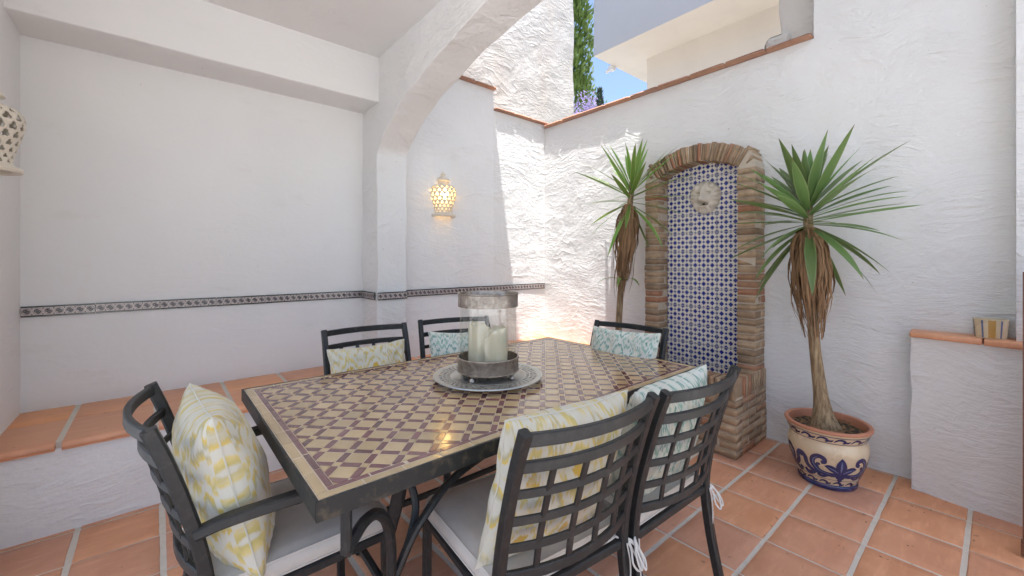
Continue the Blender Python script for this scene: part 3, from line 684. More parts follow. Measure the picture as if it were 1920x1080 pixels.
# basin
z = .028; row = 0
while z < .36:
    off = .11 * (row % 2)
    y = -.445 - off
    while y < .42:
        y0, y1 = max(y, -.445), min(y + .225, .445)
        if y1 - y0 > .03: brick(-.31, (y0 + y1) / 2, z, .105, y1 - y0 - .010, .046)
        y += .232
    for sgn in (-1, 1):
        x = -.25 + (.11 if row % 2 else 0)
        if row % 2: brick(-.205, sgn * .385, z, .095, .105, .046)
        while x < .16:
            x1 = min(x + .215, .168)
            if x1 - x > .03: brick((x + x1) / 2, sgn * .385, z, x1 - x - .010, .108, .046)
            x += .224
    z += .0535; row += 1
for k in range(20): # soldier course
    y = -.415 + .83 * k / 19
    brick(-.305, y, .440, .125, .035, .128, nm='soldier_brick')
for sgn in (-1, 1):
    for k in range(9): brick(-.222 + .0435 * k, sgn * .378, .440, .034, .125, .128, nm='soldier_brick')
# tile panel: shared mesh with inlaid diamonds and dots
def blue_tile(wd, ht):
    b = MB(); bm_w, bm_h = wd / 2, ht / 2
    b.box(-.006, 0, -bm_w, bm_w, -bm_h, bm_h, 0); hx, hz = wd / 6, ht / 4
    def clip(poly):
        for ax, lim, sg in ((0, bm_w - .0008, 1), (0, -bm_w + .0008, -1), (1, bm_h - .0008, 1), (1, -bm_h + .0008, -1)):
            out = []
            for i in range(len(poly)):
                p, q = poly[i - 1], poly[i]; ip, iq = sg * p[ax] <= sg * lim, sg * q[ax] <= sg * lim
                if ip != iq:
                    t = (lim - p[ax]) / (q[ax] - p[ax]); out.append((p[0] + t * (q[0] - p[0]), p[1] + t * (q[1] - p[1])))
                if iq: out.append(q)
            poly = out
            if not poly: return poly
        return poly
    for i in range(7):
        for j in range(5):
            cx, cz = -bm_w + i * hx, -bm_h + j * hz
            if (i + j) % 2 == 0: poly = [(cx + hx * .55, cz), (cx, cz + hz * .55), (cx - hx * .55, cz), (cx, cz - hz * .55)]
            else: poly = [(cx + hx * .27 * math.cos(q * math.pi / 4 + .39), cz + hz * .25 * math.sin(q * math.pi / 4 + .39)) for q in range(8)]
            poly = clip(poly)
            if len(poly) >= 3:
                o = b.add([(-.0068, p[0], p[1]) for p in poly], []); b.f.append(tuple(o + q for q in range(len(poly)))); b.mi.append(1)
    o = b.build('glazed_tile', ['t_cream', 't_blue'], None, smooth=False, clean=False); me = o.data; bpy.data.objects.remove(o); return me
tw_, th_ = .205, .1475
BT = blue_tile(tw_ - .003, th_ - .003)
b = MB(); b.box(.152, .172, -.33, .33, .30, 2.06); b.build('tile_grout', 't_grout', fo, smooth=False)
for i in range(3):
    for j in range(12):
        zc = .31 + th_ * (j + .5) - .002
        if zc > 2.06: continue
        inst('glazed_tile', BT, fo, (.1515 + random.uniform(-.0006, .0006), (i - 1) * tw_, zc), (0, random.uniform(-.004, .004), random.uniform(-.004, .004)))
# lion mask as a sculpted relief
def gau(x, y, cx, cy, sx, sy): return math.exp(-((x - cx) / sx) ** 2 - ((y - cy) / sy) ** 2)
b = MB(); n = 84
def face(u, v):   # u,v in -1..1, v up
    rr = math.hypot(u, v)
    h = .46 * max(0, 1 - (u / .98) ** 2 - (v / 1.02) ** 2) ** .5
    th = math.atan2(v, u)
    mane = math.exp(-((rr - .86) / .16) ** 2) * (1 if v < .35 else .45)
    h += mane * (.07 * math.sin(th * 15 + 2.0 * math.sin(th * 4)) + .02)
    h += .26 * gau(u, v, 0, .14, .17, .42)                 # nose bridge
    h += .34 * gau(u, v, 0, -.16, .27, .20)                # muzzle
    h += .10 * (gau(u, v, -.17, -.24, .14, .13) + gau(u, v, .17, -.24, .14, .13))
    h += .12 * gau(u, v, 0, -.07, .15, .07)                # nose pad
    h -= .10 * gau(u, v, 0, -.17, .03, .07)
    for s_ in (-1, 1):
        h -= .27 * gau(u, v, s_ * .30, .20, .14, .09)      # sockets
        h += .13 * gau(u, v, s_ * .30, .19, .07, .04)    # eyes
        h += .11 * gau(u, v, s_ * .29, .36, .20, .06)      # brows
        h += .10 * gau(u, v, s_ * .46, -.05, .17, .20)     # cheeks
        h += .30 * gau(u, v, s_ * .56, .66, .17, .17)      # ears
        h -= .20 * gau(u, v, s_ * .55, .66, .075, .085)
        h -= .04 * gau(u, v, s_ * .10, -.09, .03, .03)
    h -= .75 * gau(u, v, 0, -.42, .22, .085)               # open mouth
    h += .16 * gau(u, v, 0, -.58, .22, .09)                # lower lip
    h += .10 * gau(u, v, 0, .62, .22, .20)
    return max(0, h)
for j in range(n + 1):
    for i in range(n + 1):
        u, v = -1 + 2 * i / n, -1 + 2 * j / n
        rr = math.hypot(u, v); m_ = max(abs(u), abs(v)); s_ = m_ / rr if rr > 1e-6 else 1
        u2, v2 = u * s_, v * s_; k = 1 + .05 * (abs(u2) > .3) * (v2 > .3) 
        shape = 1 - .16 * max(0, -v2) * abs(u2)
        b.v.append((-.120 * face(u2, v2) - .002, .120 * u2 * k * shape, .128 * v2))
for j in range(n):
    for i in range(n): b.f.append((j * (n + 1) + i, j * (n + 1) + i + 1, (j + 1) * (n + 1) + i + 1, (j + 1) * (n + 1) + i)); b.mi.append(0)
lm = b.build('lion_mask', 'stone', fo, ang=80, loc=(.147, -.015, 1.765))
b = MB(); b.tube([(-.020, 0, -.055), (-.040, 0, -.056)], .006, 10); b.build('spout', 'iron', lm)

# ------------------------------------------------------------------ table
TX0, TX1, TY0, TY1, TZ = .26, 2.02, .95, 1.985, .75
tb = thing('mosaic_table', 'long beige and burgundy mosaic dining table on black wrought iron base', 'table', ((TX0 + TX1) / 2, (TY0 + TY1) / 2, 0))
HX, HY_ = (TX1 - TX0) / 2, (TY1 - TY0) / 2
b = MB(); fh = .046
for s_ in (-1, 1):
    b.bar([(-HX, s_ * (HY_ - .004), TZ - fh / 2), (HX, s_ * (HY_ - .004), TZ - fh / 2)], .008, fh)
    b.bar([(s_ * (HX - .004), -HY_ + .004, TZ - fh / 2), (s_ * (HX - .004), HY_ - .004, TZ - fh / 2)], .008, fh - .0006)
b.build('edge_band', 'iron_worn', tb)
b = MB(); b.box(-HX + .007, HX - .007, -HY_ + .007, HY_ - .007, TZ - .030, TZ - .0014); b.build('tile_bed', 'm_grout', tb, smooth=False)
def clip_rect(poly, x0, x1, y0, y1):
    for ax, lim, sg in ((0, x1, 1), (0, x0, -1), (1, y1, 1), (1, y0, -1)):
        out = []
        for i in range(len(poly)):
            p, q = poly[i - 1], poly[i]; ip, iq = sg * p[ax] <= sg * lim, sg * q[ax] <= sg * lim
            if ip != iq: t = (lim - p[ax]) / (q[ax] - p[ax]); out.append((p[0] + t * (q[0] - p[0]), p[1] + t * (q[1] - p[1])))
            if iq: out.append(q)
        poly = out
        if len(poly) < 3: return []
    return poly
def piece(b, poly, z1, tilt=True):
    cx = sum(p[0] for p in poly) / len(poly); cy_ = sum(p[1] for p in poly) / len(poly); n = len(poly)
    ta, tb_ = (random.gauss(0, .0042), random.gauss(0, .0042)) if tilt else (0, 0)
    dz = random.gauss(0, .00025)
    o = b.add([(p[0], p[1], TZ - .006) for p in poly] + [(p[0], p[1], z1 - .0006 + dz + ta * (p[0] - cx) + tb_ * (p[1] - cy_)) for p in poly] + [(cx + (p[0] - cx) * .97, cy_ + (p[1] - cy_) * .97, z1 + dz + ta * (p[0] - cx) + tb_ * (p[1] - cy_)) for p in poly], [])
    for i in range(n):
        j = (i + 1) % n; b.f.append((o + i, o + j, o + n + j, o + n + i)); b.mi.append(0); b.f.append((o + n + i, o + n + j, o + 2 * n + j, o + 2 * n + i)); b.mi.append(0)
    b.f.append(tuple(o + 2 * n + i for i in range(n))); b.mi.append(0)
ZM = TZ - .0005
ib, bs, pb = .0535, .018, .0745          # inner border, burgundy strip, lattice pitch
gx0, gx1, gy0, gy1 = -HX + ib, HX - ib, -HY_ + ib, HY_ - ib
big, bars, small = [], [], []
c45 = math.sqrt(.5); g_ = .0016; bw = .0210
def rot(p): return ((p[0] - p[1]) * c45, (p[0] + p[1]) * c45)
def rect(cx, cy_, wx, wy): return [rot(p) for p in ((cx - wx / 2, cy_ - wy / 2), (cx + wx / 2, cy_ - wy / 2), (cx + wx / 2, cy_ + wy / 2), (cx - wx / 2, cy_ + wy / 2))]
K = 26
for i in range(-K, K):
    for j in range(-K, K):
        x, y = i * pb, j * pb; s_ = pb - bw
        for lst, r_ in ((big, rect(x + pb / 2, y + pb / 2, s_ - g_, s_ - g_)), (bars, rect(x + pb / 2, y, s_ - g_, bw - g_)), (bars, rect(x, y + pb / 2, bw - g_, s_ - g_)), (small, rect(x, y, bw - g_, bw - g_))):
            q = clip_rect(r_, gx0, gx1, gy0, gy1)
            if len(q) >= 3:
                ar = abs(sum(q[k - 1][0] * q[k][1] - q[k][0] * q[k - 1][1] for k in range(len(q)))) / 2
                if ar > 1.5e-5: lst.append(q)
def near(q): x = sum(p[0] for p in q) / len(q) + 1.14; y = sum(p[1] for p in q) / len(q) + 1.45; return x * x + y * y
for nm, lst, mat in (('beige_tile', big, 'z_beige'), ('burgundy_bar', bars, 'z_burg'), ('small_square', small, 'z_beige')):
    lst.sort(key=near)
    for q in lst[:300]: b = MB(); piece(b, q, ZM); b.build(nm, mat, tb, smooth=False, clean=False)
    if len(lst) > 300:
        b = MB()
        for q in lst[300:]: piece(b, q, ZM)
        stuff(b.build(nm + '_field', mat, tb, smooth=False, clean=False))
def strip(nm, mat, off, wd, pitch):
    for s_ in (-1, 1):
        xs_ = rng(-HX + off, HX - off, pitch)
        for k in range(len(xs_) - 1):
            y0, y1 = sorted((s_ * (HY_ - off), s_ * (HY_ - off - wd))); b = MB()
            piece(b, [(xs_[k] + g_, y0 + g_), (xs_[k + 1] - g_, y0 + g_), (xs_[k + 1] - g_, y1 - g_), (xs_[k] + g_, y1 - g_)], ZM); b.build(nm, mat, tb, smooth=False, clean=False)
        ys_ = rng(-HY_ + off + wd, HY_ - off - wd, pitch)
        for k in range(len(ys_) - 1):
            x0, x1 = sorted((s_ * (HX - off), s_ * (HX - off - wd))); b = MB()
            piece(b, [(x0 + g_, ys_[k] + g_), (x1 - g_, ys_[k] + g_), (x1 - g_, ys_[k + 1] - g_), (x0 + g_, ys_[k + 1] - g_)], ZM); b.build(nm, mat, tb, smooth=False, clean=False)
strip('border_tile', 'z_beige', .0085, .0262, .105)
strip('border_strip', 'z_burg', .0350, .0182, .10)
# wrought iron base
def bez(pts, n=10):
    out = []; P = [Vector(p) for p in pts]; P = [P[0] * 2 - P[1]] + P + [P[-1] * 2 - P[-2]]
    for i in range(1, len(P) - 2):
        for k in range(n):
            t = k / n; out.append(.5 * ((2 * P[i]) + (P[i + 1] - P[i - 1]) * t + (2 * P[i - 1] - 5 * P[i] + 4 * P[i + 1] - P[i + 2]) * t * t + (3 * P[i] - P[i - 1] - 3 * P[i + 1] + P[i + 2]) * t ** 3))
    out.append(P[-2]); return out
lx, ly = HX - .24, HY_ - .155
b = MB()
for s_ in (-1, 1):
    b.bar([(-HX + .02, s_ * (HY_ - .022), TZ - .040), (HX - .02, s_ * (HY_ - .022), TZ - .040)], .03, .012)
    b.bar([(s_ * (HX - .065), -HY_ + .04, TZ - .041), (s_ * (HX - .065), HY_ - .04, TZ - .041)], .03, .012)
b.build('under_frame', 'iron', tb)
for sx in (-1, 1):
    for sy in (-1, 1):
        b = MB()
        cxp, cyp = sx * (HX - .075), sy * (HY_ - .035)
        b.tube([(cxp, cyp, TZ - .035), (cxp, cyp, .66), (cxp, cyp, .592)], .0135, 10)
        dx, dy = sx * lx - cxp, sy * ly - cyp
        def q(t, z): return (cxp + dx * t, cyp + dy * t, z)
        b.tube(bez([q(-.02, .592), q(.10, .602), q(.35, .618), q(.62, .606), q(.85, .560), q(.97, .49), q(1.0, .40), q(1.0, .2), q(1.02, .0)]), .0145, 10)
        b.build('leg', 'iron', tb)
        b = MB() # inner scroll
        b.tube(bez([(sx * (lx + .12), sy * (ly - .17), TZ - .05), (sx * (lx + .02), sy * (ly - .15), .70), (sx * (lx - .07), sy * (ly - .10), .63), (sx * (lx - .10), sy * (ly - .05), .53), (sx * (lx - .05), sy * (ly - .012), .43), (sx * lx, sy * ly, .36)]), .0115, 8); b.build('scroll', 'iron', tb)
for s_ in (-1, 1):
    b = MB(); b.tube(bez([(s_ * lx, -ly, .325), (s_ * lx, -ly * .5, .340), (s_ * lx, 0, .350), (s_ * lx, ly * .5, .340), (s_ * lx, ly, .325)]), .0125, 8); b.build('cross_bar', 'iron', tb)
    b = MB(); b.tube(bez([(-lx, s_ * ly, .36), (-lx + .09, s_ * ly, .50), (-lx + .26, s_ * ly * .96, .60), (0, s_ * ly * .9, .64), (lx - .26, s_ * ly * .96, .60), (lx - .09, s_ * ly, .50), (lx, s_ * ly, .36)]), .0125, 8); b.build('side_arch', 'iron', tb)
b = MB(); b.tube([(-lx, 0, .350), (-lx * .3, 0, .342), (lx * .3, 0, .342), (lx, 0, .350)], .0125, 8); b.build('stretcher', 'iron', tb)

# ------------------------------------------------------------------ tray, lantern, candles
LX, LY = 1.105, 1.455
ty = thing('pierced_tray', 'round pierced silver tray under the glass candle lantern', 'tray', (LX, LY, TZ))
b = MB(); nr = 104; rings = [(.0, .012), (.06, .011), (.135, .011), (.148, .013), (.156, .017), (.162, .0190), (.167, .0193), (.179, .0202), (.184, .0206), (.196, .0214), (.201, .0218), (.213, .0226), (.219, .0230), (.229, .0237), (.233, .025), (.2375, .0245), (.239, .021), (.234, .0185)]
for r_, z in rings:
    for q in range(nr): t = 2 * math.pi * q / nr; b.v.append((r_ * math.cos(t), r_ * math.sin(t), z))
for i in range(len(rings) - 1):
    for q in range(nr):
        hole = i in (6, 8, 10) and (q + (1 if i == 8 else 0)) % 2 == 0
        if not hole: b.f.append((i * nr + q, i * nr + (q + 1) % nr, (i + 1) * nr + (q + 1) % nr, (i + 1) * nr + q)); b.mi.append(0)
for k in range(1): b.lathe([(.13, .011), (.125, .0015), (.105, .0015), (.10, .011)], 40)
o = b.build('plate', 'silver', ty, ang=40); md = o.modifiers.new('s', 'SOLIDIFY'); md.thickness = .0016
ln = thing('candle_lantern', 'glass cylinder candle lantern with engraved pewter bands on the tray', 'lantern', (LX, LY, TZ + .012))
RL = .128
b = MB(); b.lathe([(.0, .034), (RL, .034), (RL + .004, .030), (RL + .005, .034), (RL + .005, .086), (RL + .007, .089), (RL + .005, .092), (RL + .001, .092), (RL, .086), (RL - .001, .042), (0, .042)], 64)
b.lathe([(RL + .005, .034), (RL + .009, .031), (RL + .005, .028), (RL - .03, .027)], 64); b.build('base_band', 'pewter', ln)
b = MB()
for k in range(40):
    t = 2 * math.pi * k / 40; b.tube([((RL - .005) * math.cos(t), (RL - .005) * math.sin(t), .030), ((RL - .012) * math.cos(t + .05), (RL - .012) * math.sin(t + .05), .016), ((RL - .005) * math.cos(t + .1), (RL - .005) * math.sin(t + .1), .030)], .0022, 5)
stuff(b.build('filigree', 'pewter', ln))
for k in range(4):
    t = R(20 + 90 * k); x, y = (RL - .008) * math.cos(t), (RL - .008) * math.sin(t)
    b = MB(); b.lathe([(0, 0), (.010, .001), (.014, .007), (.012, .014), (.007, .020), (.010, .030), (0, .032)], 12, 0, x, y); b.build('foot', 'pewter', ln)
b = MB(); b.lathe([(RL - .004, .06), (RL - .004, .350), (RL - .0055, .350), (RL - .0055, .06)], 72); b.build('glass', 'glass', ln)
b = MB(); b.lathe([(RL + .001, .310), (RL + .003, .308), (RL + .003, .312), (RL + .003, .360), (RL + .006, .363), (RL + .004, .367), (RL, .366), (RL - .002, .362), (RL - .002, .312), (RL + .001, .310)], 72); b.build('top_band', 'pewter', ln)
rd = random.Random(4)
def candle(nm, lab, x, y, r_, h, cut, seed):
    e = thing('candle', lab, 'candle', (x, y, TZ + .012 + .042)); b = MB(); n = 48; H = rng(0, 1, .06)
    for t in H:
        for q in range(n):
            a_ = 2 * math.pi * q / n; top = h + cut(a_); zz = t * top
            rr = r_ * (1 + .012 * math.sin(3 * a_ + seed) + .02 * noise.noise(Vector((math.cos(a_) * 2, math.sin(a_) * 2, zz * 20 + seed))))
            if t > .97: rr -= .004
            b.v.append((rr * math.cos(a_), rr * math.sin(a_), zz))
    m = len(H)
    for j in range(m - 1):
        for q in range(n): b.f.append((j * n + q, j * n + (q + 1) % n, (j + 1) * n + (q + 1) % n, (j + 1) * n + q)); b.mi.append(0)
    o0 = len(b.v)
    for q in range(n): a_ = 2 * math.pi * q / n; b.v.append((r_ * .82 * math.cos(a_), r_ * .82 * math.sin(a_), h + cut(a_) - .003))
    o1 = len(b.v)
    for q in range(n): a_ = 2 * math.pi * q / n; b.v.append((r_ * .7 * math.cos(a_), r_ * .7 * math.sin(a_), min(h + cut(a_), h) - .030))
    for q in range(n):
        b.f.append(((m - 1) * n + q, (m - 1) * n + (q + 1) % n, o0 + (q + 1) % n, o0 + q)); b.mi.append(0)
        b.f.append((o0 + q, o0 + (q + 1) % n, o1 + (q + 1) % n, o1 + q)); b.mi.append(0)
    b.f.append(tuple(o1 + q for q in range(n))); b.mi.append(0); b.f.append(tuple(range(n))[::-1]); b.mi.append(0)
    # wax runs
    b.build('wax', 'wax', e, ang=60)
    b = MB(); b.tube([(0, 0, h - .035), (.002, 0, h - .02), (.004, .002, h - .012)], .0015, 5); b.build('wick', 'iron', e)
    return e
# toward the camera is -(.6, .8); right in picture is (.76,-.65)
rt = Vector((.7604, -.6494)); fwv = Vector((.6494, .7604))
p1 = Vector((LX, LY)) - rt * .038 + fwv * .028; p2 = Vector((LX, LY)) + rt * .036 - fwv * .036
candle('a', 'taller ivory pillar candle with ragged rim inside the lantern', p1.x, p1.y, .051, .186, lambda a_: .004 * math.sin(5 * a_) + .004 * math.sin(11 * a_ + 1) - .040 * max(0, math.cos(a_ + .4)) ** 3, 1)
candle('b', 'shorter ivory pillar candle with scooped broken rim inside the lantern', p2.x, p2.y, .050, .168, lambda a_: .010 - .050 * max(0, math.cos(a_ - R(150))) ** 1.5 + .002 * math.sin(9 * a_), 5)

# ------------------------------------------------------------------ chairs
PL = [(-.318, 0), (-.285, .12), (-.255, .26), (-.238, .38), (-.236, .46), (-.254, .58), (-.284, .70), (-.318, .81), (-.348, .89)]
def py(z):
    for (y0, z0), (y1, z1) in zip(PL, PL[1:]):
        if z0 <= z <= z1: return y0 + (y1 - y0) * (z - z0) / (z1 - z0)
    return PL[-1][0]
HWc = .226
def rail(z, n=12, bow=.050): return [(x, py(z) - bow * (1 - (x / HWc) ** 2), z) for x in [-HWc + 2 * HWc * k / n for k in range(n + 1)]]
def rounded_rect(hx, hy, r, n=5, taper=0):
    out = []
    for cx, cy_, a0 in ((hx - r, hy - r, 0), (-hx + r, hy - r, 90), (-hx + r, -hy + r, 180), (hx - r, -hy + r, 270)):
        for k in range(n + 1): t = R(a0 + 90 * k / n); x = cx + r * math.cos(t); y = cy_ + r * math.sin(t); out.append((x * (1 + taper * y), y))
    return out
def seat_cushion(parent):
    b = MB(); z0, z1 = .428, .478; lay_ = [(-.006, z0), (-.001, z0 + .006), (.004, (z0 + z1) / 2), (.0, z1 - .008), (-.006, z1 - .001), (-.05, z1 + .004), (-.11, z1 + .007)]
    n = len(rounded_rect(.2, .2, .03))
    for d, z in lay_:
        for x, y in rounded_rect(.222 + d, .228 + d, max(.006, .035 + d * .3)): b.v.append((x, y, z + .0022 * noise.noise(Vector((x * 9, y * 9, z * 4)))))
    for j in range(len(lay_) - 1):
        for i in range(n): b.f.append((j * n + i, j * n + (i + 1) % n, (j + 1) * n + (i + 1) % n, (j + 1) * n + i)); b.mi.append(0)
    b.f.append(tuple(range(n))[::-1]); b.mi.append(0); b.f.append(tuple((len(lay_) - 1) * n + i for i in range(n))); b.mi.append(0)
    o = b.build('seat_cushion', 'canvas', parent, ang=70)
    b = MB(); b.tube([(x, y, z1 - .002) for x, y in rounded_rect(.222 - .003, .228 - .003, .034)], .0032, 6, True); b.build('piping', 'canvas', o)
    b = MB(); b.tube([(x, y, z0 + .005) for x, y in rounded_rect(.222 + .000, .228 + .000, .034)], .0030, 6, True); b.build('piping', 'canvas', o)
    return o
def make_chair(arms=False):
    r = empty('garden_chair')
    for s_ in (-1, 1):
        b = MB(); b.bar(bez([(s_ * HWc, y, z) for y, z in PL], 4), .031, .028, up=(1, 0, 0)); b.build('back_post', 'iron', r, ang=40)
        b = MB(); b.bar([(s_ * .213, .212, .415), (s_ * .214, .214, .2), (s_ * .216, .218, 0)], .026, .026, up=(1, 0, 0)); b.build('front_leg', 'iron', r, ang=40)
    b = MB(); b.bar(rail(.872), .016, .031); b.build('top_rail', 'iron', r, ang=40)
    b = MB(); b.bar(rail(.800), .014, .027); b.build('upper_rail', 'iron', r, ang=40)
    b = MB(); b.bar(rail(.505), .014, .027); b.build('lower_rail', 'iron', r, ang=40)
    for z in (.727, .654, .580): b = MB(); b.bar(rail(z), .009, .021); b.build('slat', 'iron', r, ang=40)
    for x in (-.138, -.046, .046, .138):
        b = MB(); b.bar([(x, py(z) - .050 * (1 - (x / HWc) ** 2) + .001, z) for z in (.512, .58, .654, .727, .793)], .019, .0075, up=(0, 1, .3)); b.build('upright', 'iron', r, ang=40)
    b = MB()
    b.bar([(-.213, .212, .412), (.213, .212, .412)], .022, .026); b.bar([(-.222, -.232, .412), (.222, -.232, .412)], .022, .026)
    for s_ in (-1, 1): b.bar([(s_ * .221, -.236, .4125), (s_ * .213, .214, .4125)], .022, .026)
    for k in range(5): b.bar([(-.215, -.15 + .075 * k, .416), (.215, -.15 + .075 * k, .416)], .02, .006)
    b.build('seat_frame', 'iron', r, ang=40)
    sc = seat_cushion(r)
    for s_ in (-1, 1):
        b = MB(); x = s_ * .225; y = -.236
        b.tube(bez([(s_ * .20, -.215, .432), (s_ * .222, -.240, .428), (x + s_ * .022, y - .018, .42), (x + s_ * .028, y - .040, .385), (x + s_ * .016, y - .052, .352), (x + s_ * .002, y - .040, .37), (x + s_ * .012, y - .018, .41), (x - s_ * .012, y + .018, .428)], 6), .0032, 6)
        b.tube(bez([(x + s_ * .012, y - .014, .422), (x + s_ * .034, y - .030, .40), (x + s_ * .040, y - .046, .37), (x + s_ * .030, y - .050, .358), (x + s_ * .022, y - .030, .385), (x + s_ * .012, y - .014, .42)], 6), .0028, 6)
        b.tube(bez([(x, y - .018, .42), (x + s_ * .006, y - .026, .36), (x + s_ * .002, y - .028, .27)], 6), .0022, 5)
        b.build('tie_cord', 'cord', r)
    if arms:
        for s_ in (-1, 1):
            b = MB(); b.bar(bez([(s_ * .226, py(.625) + .004, .622), (s_ * .245, -.20, .640), (s_ * .272, -.08, .654), (s_ * .285, .05, .656), (s_ * .282, .16, .646), (s_ * .272, .225, .612), (s_ * .258, .236, .55), (s_ * .238, .226, .47), (s_ * .222, .218, .415)], 6), .040, .026, up=(0, .35, 1)); b.build('armrest', 'iron', r, ang=40)
    return r
def copy_tree(o, parent=None):
    c = o.copy(); COL.objects.link(c); c.parent = parent
    for ch in list(o.children): copy_tree(ch, c)
    return c
G = 'wrought iron grid back chairs around the mosaic table'
base_chair = make_chair(False); arm_chair = make_chair(True)
CH = [  # x, y, rot, arm, label
    (.874, 1.000, R(-5.5), False, 'grid back iron chair with yellow cushion between the end armchair and its teal neighbour'),
    (1.352, .962, R(-1.6), False, 'grid back iron chair with teal cushion beside the brick fountain basin'),
    (.893, 2.008, R(180 - 3.2), False, 'iron chair with yellow cushion backing onto the porch bench'),
    (1.400, 1.992, R(180 - 15), False, 'iron chair with teal cushion backing onto the patio bench near the pier'),
    (1.785, 1.405, R(90 + 3), True, 'iron armchair with teal cushion at table end before the fountain'),
    (.333, 1.462, R(-90), True, 'iron armchair with plump yellow cushion at table end near side wall'),
]
chairs = []; used = set()
for x, y, rz, arm, lab in CH:
    src = arm_chair if arm else base_chair
    c = src if arm not in used else copy_tree(src); used.add(arm)
    c.location = (x, y, 0); c.rotation_euler = (0, 0, rz); tag(c, lab, 'chair', G); chairs.append(c)

# ------------------------------------------------------------------ cushions
def pillow(name, mat, lab, wd, ht, th, chair, lx_, ly_, z, tilt, roll=0.0, yaw=0.0, seed=0):
    n = 30; b = MB(); rdp = random.Random(seed)
    def pt(u, v, sgn):
        x = wd / 2 * u * (1 - .075 * (1 - v * v) * u * u); y = ht / 2 * v * (1 - .075 * (1 - u * u) * v * v)
        e = max(0, (1 - u * u) * (1 - v * v)); t = th / 2 * e ** .42
        cr = noise.noise(Vector((u * 2.2 + seed, v * 2.2, sgn * .7 + seed))) * .014 * e ** .3
        # folds radiating from the corners
        for cu, cv in ((1, 1), (-1, 1), (1, -1), (-1, -1)):
            du, dv = cu - u, cv - v; d = math.hypot(du, dv); an = math.atan2(dv * cv, du * cu)
            cr += .0075 * math.sin(an * 9 + seed + cu) * math.exp(-((d - .5) / .35) ** 2) * e ** .25
        x += noise.noise(Vector((v * 3, seed, u))) * .006; y += noise.noise(Vector((u * 3, seed + 9, v))) * .006
        return (x, sgn * t + cr, y)
    for sgn in (1, -1):
        o = len(b.v)
        for j in range(n + 1):
            for i in range(n + 1):
                u, v = math.sin((-1 + 2 * i / n) * math.pi / 2), math.sin((-1 + 2 * j / n) * math.pi / 2)
                b.uv[len(b.v)] = ((u + 1) / 2, (v + 1) / 2); b.v.append(pt(u, v, sgn))
        for j in range(n):
            for i in range(n): b.f.append((o + j * (n + 1) + i, o + j * (n + 1) + i + 1, o + (j + 1) * (n + 1) + i + 1, o + (j + 1) * (n + 1) + i)); b.mi.append(0)
    e = empty(name); tag(e, lab, 'cushion', 'ikat scatter cushions on the chairs')
    o = b.build('cover', mat, e, ang=120)
    bm = bmesh.new(); bm.from_mesh(o.data); bmesh.ops.remove_doubles(bm, verts=bm.verts[:], dist=.0012); bmesh.ops.recalc_face_normals(bm, faces=bm.faces); bm.to_mesh(o.data); bm.free(); o.data.shade_smooth()
    b = MB(); path = []
    for k in range(4 * 16):
        s_, t = divmod(k, 16); t = math.sin((-1 + 2 * t / 16) * math.pi / 2); u, v = ((t, -1), (1, t), (-t, 1), (-1, -t))[s_]; p = Vector(pt(u, v, 1)); path.append(p * 1.003)
    b.tube(path, .0022, 5, True); b.build('seam', mat, e)
    mw = Matrix.Translation(chair.location) @ Matrix.Rotation(chair.rotation_euler.z, 4, 'Z') @ Matrix.Translation((lx_, ly_, z)) @ Matrix.Rotation(yaw, 4, 'Z') @ Matrix.Rotation(tilt, 4, 'X') @ Matrix.Rotation(roll, 4, 'Y')
    e.matrix_world = mw; e.location, e.rotation_euler = mw.to_translation(), mw.to_euler(); return e
pillow('cushion', 'yellow', 'yellow ikat cushion propped on the chair beside the end armchair', .47, .43, .17, chairs[0], .012, -.185, .668, R(15), R(2), R(2), 1)
pillow('cushion', 'teal', 'teal ikat cushion on the chair beside the fountain basin', .45, .43, .17, chairs[1], .022, -.180, .656, R(14), R(-2), 0, 2)
pillow('cushion', 'yellow', 'yellow ikat cushion on the chair backing onto the porch bench', .42, .36, .13, chairs[2], .022, -.200, .634, R(14), R(1), 0, 3)
pillow('cushion', 'teal', 'dark teal ikat cushion on the chair near the pier', .42, .36, .13, chairs[3], .0, -.195, .645, R(14), R(-3), 0, 4)
pillow('cushion', 'teal', 'pale teal ikat cushion on the armchair before the fountain', .43, .38, .13, chairs[4], -.03, -.205, .690, R(14), R(1), 0, 5)
pillow('cushion', 'yellow', 'plump yellow ikat cushion standing in the armchair near the side wall', .47, .45, .20, chairs[5], .0, -.190, .660, R(13), R(-2), R(3), 6)

